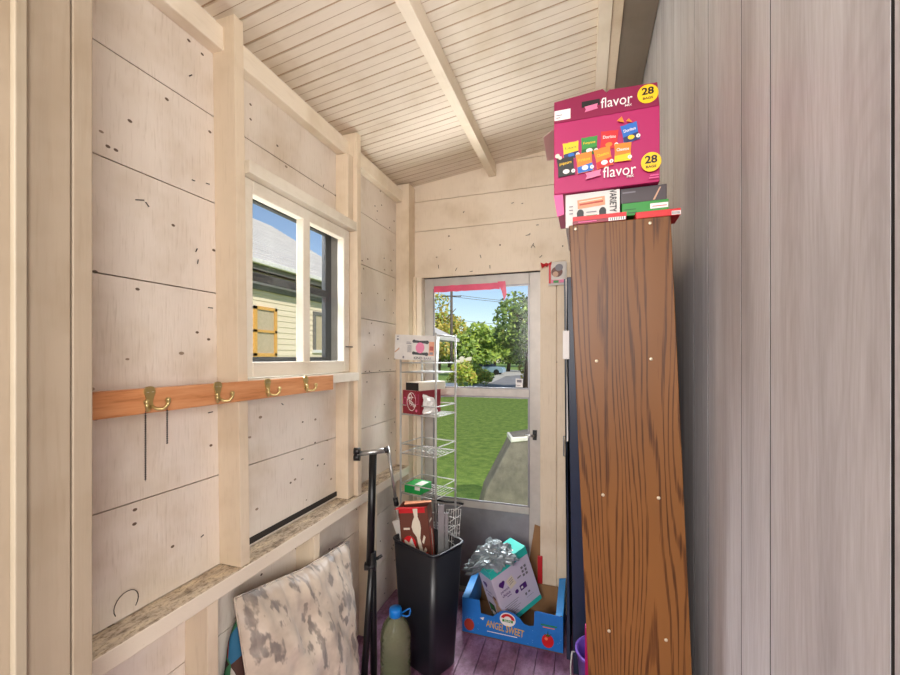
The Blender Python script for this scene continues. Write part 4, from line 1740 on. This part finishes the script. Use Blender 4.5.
b = MB()
q = [gp(425, 397.5), gp(545, 396.5), gp(560, 385), gp(505, 371), gp(478, 384)]
z1 = GZ + .02
b.add([Vector((p.x, p.y, z1)) for p in q], [list(range(5))], M_road)
struct(b.build('road', org=(0, 20, GZ)), 'grey asphalt road beyond the lawn', 'road')
b = MB()
q = [gp(462, 391), gp(478, 385), gp(502, 372), gp(508, 370), gp(530, 371), gp(530, 375), gp(506, 376.5), gp(488, 385), gp(468, 392.5)]
z1 = GZ + .04
b.add([Vector((p.x, p.y, z1)) for p in q], [list(range(len(q)))], M_pave)
struct(b.build('pavement', org=(0, 25, GZ)), 'pale strip of paving along the far side of the road', 'pavement')

# concrete stair cheek by the door
b = MB()
d6 = 5.0
cp = [(480, 512), (486, 490), (493, 477), (509, 446), (513, 437), (532, 434), (545, 433), (545, 530), (480, 530)]
c0 = W(480, 512, d6)
pts = [((px - 480) / F * d6, -(py - 512) / F * d6) for px, py in cp]
low = (GZ - c0.z)
pts = [(x_, max(y_, low)) for x_, y_ in pts]
pts = [(0, low)] + [p for p in pts if p[1] > low + .01] + [(65 / F * d6, low)]
b.prism(pts, c0, rt, (0, 0, 1), Vector((-SN, CS, 0)) * .35, M_conc)
cs_ = thing('concrete_steps', 'sloping grey concrete stair wall on the lawn outside the door', 'steps', (c0.x + .3, c0.y + .4, GZ))
b.build('stair_wall', cs_, .02)
b = MB()
e0, e1, e2 = W(509, 446, d6), W(513, 437, d6), W(532, 434, d6)
bk3 = Vector((-SN, CS, 0)) * .36
b.prism([(0, 0), (.21, .02), (.21, .075), (.05, .065), (.0, .06)], W(511, 439, d6 - .01) - Vector((0, 0, .045)), rt, (0, 0, 1), bk3 * 1.03, M_concl)  # pale strip painting the lit top edge of the stair wall
b.build('lit_top_edge', cs_, .01)


def tree(name, label, base, crown, rx, rz, mats, n, leaf, trunk=True, group='trees and bushes beyond the lawn', seed=0):
    rnd = random.Random(seed)
    t = thing(name, label, 'tree' if 'tree' in name else 'bush', base, group)
    if trunk:
        b = MB()
        top = Vector((base[0] + rx * .08, base[1], crown[2] + rz * .3))
        mid = Vector(base).lerp(top, .5) + Vector((rx * .03, 0, 0))
        b.tube([base, mid, top], [rx * .085, rx * .06, rx * .02], M_bark, 9)
        for k in range(5):
            a = rnd.uniform(0, 6.28)
            s0 = Vector(base).lerp(top, rnd.uniform(.5, .9))
            b.tube([s0, s0 + Vector((math.cos(a) * rx * .5, math.sin(a) * rx * .5, rz * rnd.uniform(.2, .6)))], [rx * .03, rx * .01], M_bark, 6)
        b.build('trunk', t)
    b = MB()
    blobs = []
    for k in range(13):
        while True:
            d = Vector((rnd.uniform(-1, 1), rnd.uniform(-1, 1), rnd.uniform(-1, 1)))
            if .2 < d.length < 1:
                break
        d *= .72
        blobs.append((Vector((crown[0] + d.x * rx, crown[1] + d.y * rx, crown[2] + d.z * rz)), rnd.uniform(.28, .46)))
    vs = {m: [] for m in mats}
    for k in range(n):
        c, s = rnd.choice(blobs)
        d = Vector((rnd.gauss(0, 1), rnd.gauss(0, 1), rnd.gauss(0, 1))).normalized() * rnd.uniform(.7, 1.05)
        p = c + Vector((d.x * rx * s, d.y * rx * s, d.z * rz * s))
        if p.z < base[2] + .02:
            continue
        u = Vector((rnd.gauss(0, 1), rnd.gauss(0, 1), rnd.gauss(0, .7))).normalized()
        w = u.orthogonal().normalized()
        w = (w + d * .5).normalized()
        l = leaf * rnd.uniform(.6, 1.3)
        vs[mats[0] if rnd.random() < .7 else mats[-1]].append((p - u * l, p + w * l * .55, p + u * l, p - w * l * .55))
    for m, qs in vs.items():
        flatv = [p for q in qs for p in q]
        b.add(flatv, [(4 * i, 4 * i + 1, 4 * i + 2, 4 * i + 3) for i in range(len(qs))], m)
    b.build('foliage', t)
    return t


def plant(kind, label, px, pyc, d, rx, rz, mats, n, leaf, seed, trunk=True):
    c = W(px, pyc, d)
    return tree(kind, label, Vector((c.x, c.y, GZ)), c, rx, rz, mats, n, leaf, trunk, seed=seed)


plant('leafy_tree', 'large deep green tree with yellow tinges at the right of the door pane', 526, 322, 24, 2.75, 2.6, [M_lf_dark, M_lf_dark, M_lf_mid], 5200, .16, 1)
plant('yellowing_tree', 'tall yellowing tree behind the utility pole', 438, 326, 52, 4.2, 4.4, [M_lf_yel, M_lf_mid], 3200, .26, 2)
plant('leafy_tree', 'mid green tree in the middle of the upper door pane', 474, 345, 42, 3.4, 2.4, [M_lf_mid, M_lf_lime], 3600, .24, 3)
plant('leafy_tree', 'pale green tree just left of the large deep green tree', 494, 342, 50, 2.6, 2.6, [M_lf_mid, M_lf_lime], 2800, .26, 4)
plant('leafy_tree', 'dark low tree behind the parked car', 508, 352, 55, 3.4, 2.6, [M_lf_dark, M_lf_mid], 2400, .28, 5)
plant('leafy_bush', 'lime green bush in front of the porch railing house', 461, 374, 24, 1.0, .95, [M_lf_lime, M_lf_yel], 1800, .09, 6, False)
plant('leafy_bush', 'green bush under the mid green tree beside the road', 474, 371, 30, 1.2, 1.0, [M_lf_mid, M_lf_lime], 1700, .11, 7, False)
plant('leafy_bush', 'olive bush with yellow leaves near the roadside kerb', 484, 376, 28, .75, .55, [M_lf_mid, M_lf_yel], 1100, .08, 8, False)
plant('leafy_tree', 'orange tinged small tree at the right edge of the door pane', 536, 366, 26, 1.2, 1.6, [M_lf_yel, M_lf_dark], 1300, .11, 9)
plant('leafy_tree', 'broad green tree far behind on the skyline', 450, 345, 78, 6, 3.6, [M_lf_mid, M_lf_dark], 4200, .5, 10)
plant('leafy_tree', 'broad dark tree far behind at the right on the skyline', 535, 345, 84, 7, 4.6, [M_lf_dark, M_lf_mid], 4200, .55, 11)

# utility pole
pp = gp(451.5, 381)
pp = Vector((W(451.5, 380, 33).x, W(451.5, 380, 33).y, GZ))
up_ = thing('utility_pole', 'dark wooden utility pole seen through the upper door pane', 'pole', pp)
b = MB()
ht = W(451, 290, 33).z - GZ
b.tube([pp, pp + Vector((0, 0, ht))], [.14, .10], M_pole, 12)
b.build('shaft', up_)
b = MB()
tp = pp + Vector((0, 0, ht - .5))
b.tube([tp - rt * .8, tp + rt * .8], .05, M_pole, 8)
b.build('crossarm', up_)
for k, (s, dz) in enumerate(((-.7, .05), (.7, .05), (0, -1.9))):
    b = MB()
    st_ = tp + rt * s + Vector((0, 0, dz))
    en = st_ + rt * 30 + Vector((-SN, CS, 0)) * 6 + Vector((0, 0, -.2))
    pts = []
    for i in range(13):
        t = i / 12
        q = st_.lerp(en, t)
        q.z -= 4 * .7 * t * (1 - t)
        pts.append(q)
    b.tube(pts, .018, M_pole, 5)
    b.build('cable', up_)

# neighbour's porch house seen through the door
ph0 = W(420, 380, 20)
hs = thing('porch_house', 'blue grey house with a white railed porch left in the door pane', 'house', Vector((ph0.x, ph0.y, GZ)))
hx, hy = ph0.x, ph0.y
b = MB()
b.box(hx - 6, hx - .5, hy + .6, hy + 3.1, GZ, 2.55, M_greyh)
b.build('wall', hs)
b = MB()
b.prism([(-6.4, 2.5), (1.05, 2.35), (1.05, 2.5), (-2.7, 4.3), (-6.4, 2.75)], (hx, hy - .3, 0), (1, 0, 0), (0, 0, 1), (0, 3.5, 0), M_shing)
b.build('roof', hs)
b = MB()
b.box(hx - 6.4, hx + 1.1, hy - .36, hy - .3, 2.32, 2.5, M_eave)
b.build('fascia', hs)
for x_ in (-1.3, .86):
    b = MB()
    b.box(hx + x_, hx + x_ + .1, hy - .1, hy, .0, 2.35, M_eave)
    b.build('porch_post', hs)
b = MB()
b.box(hx - 3, hx + 1, hy - .2, hy + 3, GZ, .05, M_greyh)
b.build('porch_deck', hs)
b = MB()
b.box(hx - 1.3, hx + .96, hy - .08, hy - .02, .98, 1.06, M_eave)
b.box(hx - 1.3, hx + .96, hy - .08, hy - .02, .42, .48, M_eave)
for k in range(15):
    b.box(hx - 1.2 + k * .15, hx - 1.16 + k * .15, hy - .07, hy - .03, .48, .98, M_eave)
b.build('railing', hs)
b = MB()
b.box(hx - 1.0, hx - .1, hy + .54, hy + .6, .8, 2.0, M_eave)
b.box(hx - .93, hx - .17, hy + .52, hy + .56, .87, 1.93, M_navy)
b.build('window', hs)

# parked car
ck = W(487, 369, 46)
car = thing('parked_car', 'small pale blue car parked beyond the road', 'car', Vector((ck.x, ck.y, GZ)))
cx, cy = ck.x, ck.y
b = MB()
b.prism([(-2.0, .25), (2.0, .25), (2.05, .62), (1.9, .85), (1.1, .92), (-1.9, .95), (-2.08, .6)], (cx, cy - .85, GZ), (1, 0, 0), (0, 0, 1), (0, 1.7, 0), M_carp)
b.build('body', car, .06)
b = MB()
b.prism([(-1.6, .93), (1.05, .9), (.35, 1.42), (-1.1, 1.44)], (cx, cy - .72, GZ), (1, 0, 0), (0, 0, 1), (0, 1.44, 0), M_navy)
b.build('cabin', car, .05)
b = MB()
b.prism([(-1.15, 1.40), (.42, 1.38), (.3, 1.48), (-1.05, 1.5)], (cx, cy - .73, GZ), (1, 0, 0), (0, 0, 1), (0, 1.46, 0), M_carp)
b.build('roof', car)
for x_ in (-1.25, 1.25):
    for y_ in (-.86, .66):
        b = MB()
        b.tube([(cx + x_, cy + y_, GZ + .32), (cx + x_, cy + y_ + .2, GZ + .32)], .32, M_tyre, 18)
        b.build('wheel', car)

# neighbour's house beyond the window
nh = thing('neighbour_house', 'cream sided house with a long grey shingle roof outside the window', 'house', (-8.6, 6.5, GZ))
NX_ = -8.6
b = MB()
for k in range(28):
    z0 = GZ + k * .17
    b.hexa([(NX_ - .3, 0, z0), (NX_ + .022, 0, z0), (NX_ + .022, 15, z0), (NX_ - .3, 15, z0), (NX_ - .3, 0, z0 + .168), (NX_ + .004, 0, z0 + .168), (NX_ + .004, 15, z0 + .168), (NX_ - .3, 15, z0 + .168)], M_siding)
b.build('wall', nh)
b = MB()
n = 26
x0, z0, x1, z1 = -8.0, 4.02, -14.3, 7.80
for k in range(n):
    xa, xb = x0 + (x1 - x0) * k / n, x0 + (x1 - x0) * (k + 1) / n
    za, zb = z0 + (z1 - z0) * k / n, z0 + (z1 - z0) * (k + 1) / n
    b.hexa([(xa, -1, za - .08), (xa, 15.6, za - .08), (xb, 15.6, zb - .08), (xb, -1, zb - .08), (xa, -1, za + .03), (xa, 15.6, za + .03), (xb, 15.6, zb + .004), (xb, -1, zb + .004)], M_shing)
b.hexa([(-14.3, -1, 7.7), (-14.3, 15.6, 7.7), (-20, 15.6, 4.2), (-20, -1, 4.2), (-14.3, -1, 7.8), (-14.3, 15.6, 7.8), (-20, 15.6, 4.3), (-20, -1, 4.3)], M_shing)
b.build('roof', nh)
b = MB()
b.box(-8.02, -7.90, -1, 15.6, 3.90, 4.03, M_eave)
b.build('gutter', nh, .02)
b = MB()
b.box(-8.6, -8.02, -1, 15.6, 3.72, 3.76, M_eaved)
b.box(-8.06, -8.02, -1, 15.6, 3.72, 3.92, M_eaved)
b.box(-8.58, -8.50, -1, 15.6, 3.36, 3.72, M_eaved)
b.build('soffit', nh)
X_ = NX_ + .03


def pxy(px):
    d = F * (-X_) / CS / (585 - px)
    return (d + X_ * SN) / CS


def pz(px, py):
    d = F * (-X_) / CS / (585 - px)
    return H - (py - 357) / F * d


ya, yb = pxy(253.5), pxy(276)
za, zb = pz(264, 356), pz(264, 307)
f = MB()
for y0, y1, z0, z1 in ((ya, ya + .09, za, zb), (yb - .09, yb, za, zb), (ya, yb, zb - .09, zb), (ya, yb, za - .02, za + .08), (ya, yb, (za + zb) / 2 - .03, (za + zb) / 2 + .04)):
    f.box(X_ - .02, X_ + .05, y0, y1, z0, z1, M_wframe)
wf = f.build('window', nh)
f = MB()
f.box(X_ - .02, X_ + .01, ya + .05, yb - .05, za + .05, zb - .05, M_wglass)
f.build('pane', wf)
ya, yb = pxy(315), pxy(326)
za, zb = pz(320, 350), pz(320, 316)
f = MB()
f.box(X_ - .02, X_ + .05, ya - .1, yb + .3, zb, zb + .12, M_eaved)
f.box(X_ - .02, X_ + .05, ya - .1, ya, za, zb, M_eaved)
f.box(X_ - .02, X_ + .05, yb + .2, yb + .3, za, zb, M_eaved)
f.box(X_ - .02, X_ + .06, ya - .15, yb + .35, za - .1, za, M_eave)
wf = f.build('window', nh)
f = MB()
f.box(X_ - .02, X_ + .02, ya, yb + .2, za, zb, M_wglass)
f.build('pane', wf)

# ================================================================== LIGHT
w = bpy.data.worlds.new('sky')
SC.world = w
w.use_nodes = True
nt = w.node_tree
bg = nt.nodes['Background']
sky = nt.nodes.new('ShaderNodeTexSky')
sky.sky_type = 'NISHITA'
sky.sun_disc = False
sky.sun_elevation = R(42)
sky.sun_rotation = R(150)
sky.altitude = 200
sky.air_density = 1.0
sky.dust_density = .6
sky.ozone_density = 1.0
nt.links.new(sky.outputs[0], bg.inputs[0])
bg.inputs[1].default_value = .14

sun_d = bpy.data.lights.new('sun', 'SUN')
sun_d.energy = 3.6
sun_d.angle = R(.6)
sun_d.color = (1, .94, .84)
sun = bpy.data.objects.new('sun', sun_d)
COL.objects.link(sun)
sd = Vector((-.62, .42, -.62))       # direction of travel
sun.rotation_euler = sd.to_track_quat('-Z', 'Y').to_euler()


def area(name, loc, target, sx, sy, power, col):
    d = bpy.data.lights.new(name, 'AREA')
    d.shape = 'RECTANGLE'
    d.size, d.size_y = sx, sy
    d.energy = power
    d.color = col
    o = bpy.data.objects.new(name, d)
    COL.objects.link(o)
    o.location = loc
    o.rotation_euler = (Vector(target) - Vector(loc)).to_track_quat('-Z', 'Y').to_euler()
    return o


# unseen area lamps added as fill: outside door and window, and behind the camera
area('door_sky_fill', (-.65, 3.7, 2.85), (-.5, 2.0, 1.0), 1.6, .9, 220, (.88, .94, 1.0))  # added lamp imitating skylight through the door
area('window_sky_fill', (-2.5, 1.4, 3.05), (-.6, 1.4, 1.5), 1.4, .9, 220, (.86, .93, 1.0))  # added lamp imitating skylight through the window
area('window_bounce_fill', (-2.6, 1.4, .45), (-.5, 1.4, 2.5), 1.6, 1.0, 75, (1.0, .98, .96))  # added low lamp imitating ground bounce, to lift the ceiling
area('door_bounce_fill', (-.65, 3.6, -.35), (-.5, 1.6, 2.5), 1.6, .9, 150, (1.0, .98, .95))  # added low lamp imitating ground bounce on the ceiling by the door
area('left_wall_fill', (1.25, -1.0, 1.7), (-1.15, 1.35, 1.35), .8, 1.2, 68, (1.0, .96, .92))  # added side fill to brighten the left wall
area('rear_fill', (-.42, -2.0, 2.0), (-.75, 1.7, 1.55), 1.3, 1.2, 105, (1.0, .97, .95))  # added fill for the panelling and bookcase

SC.view_settings.view_transform = 'Standard'
SC.view_settings.look = 'None'
SC.view_settings.gamma = 1
SC.view_settings.use_curve_mapping = False
SC.view_settings.exposure = 0
SC.cycles.max_bounces = 10
SC.cycles.diffuse_bounces = 6
SC.cycles.transparent_max_bounces = 16
SC.cycles.caustics_reflective = False
SC.cycles.caustics_refractive = False
SC.cycles.sample_clamp_indirect = 6
SC.cycles.use_denoising = True
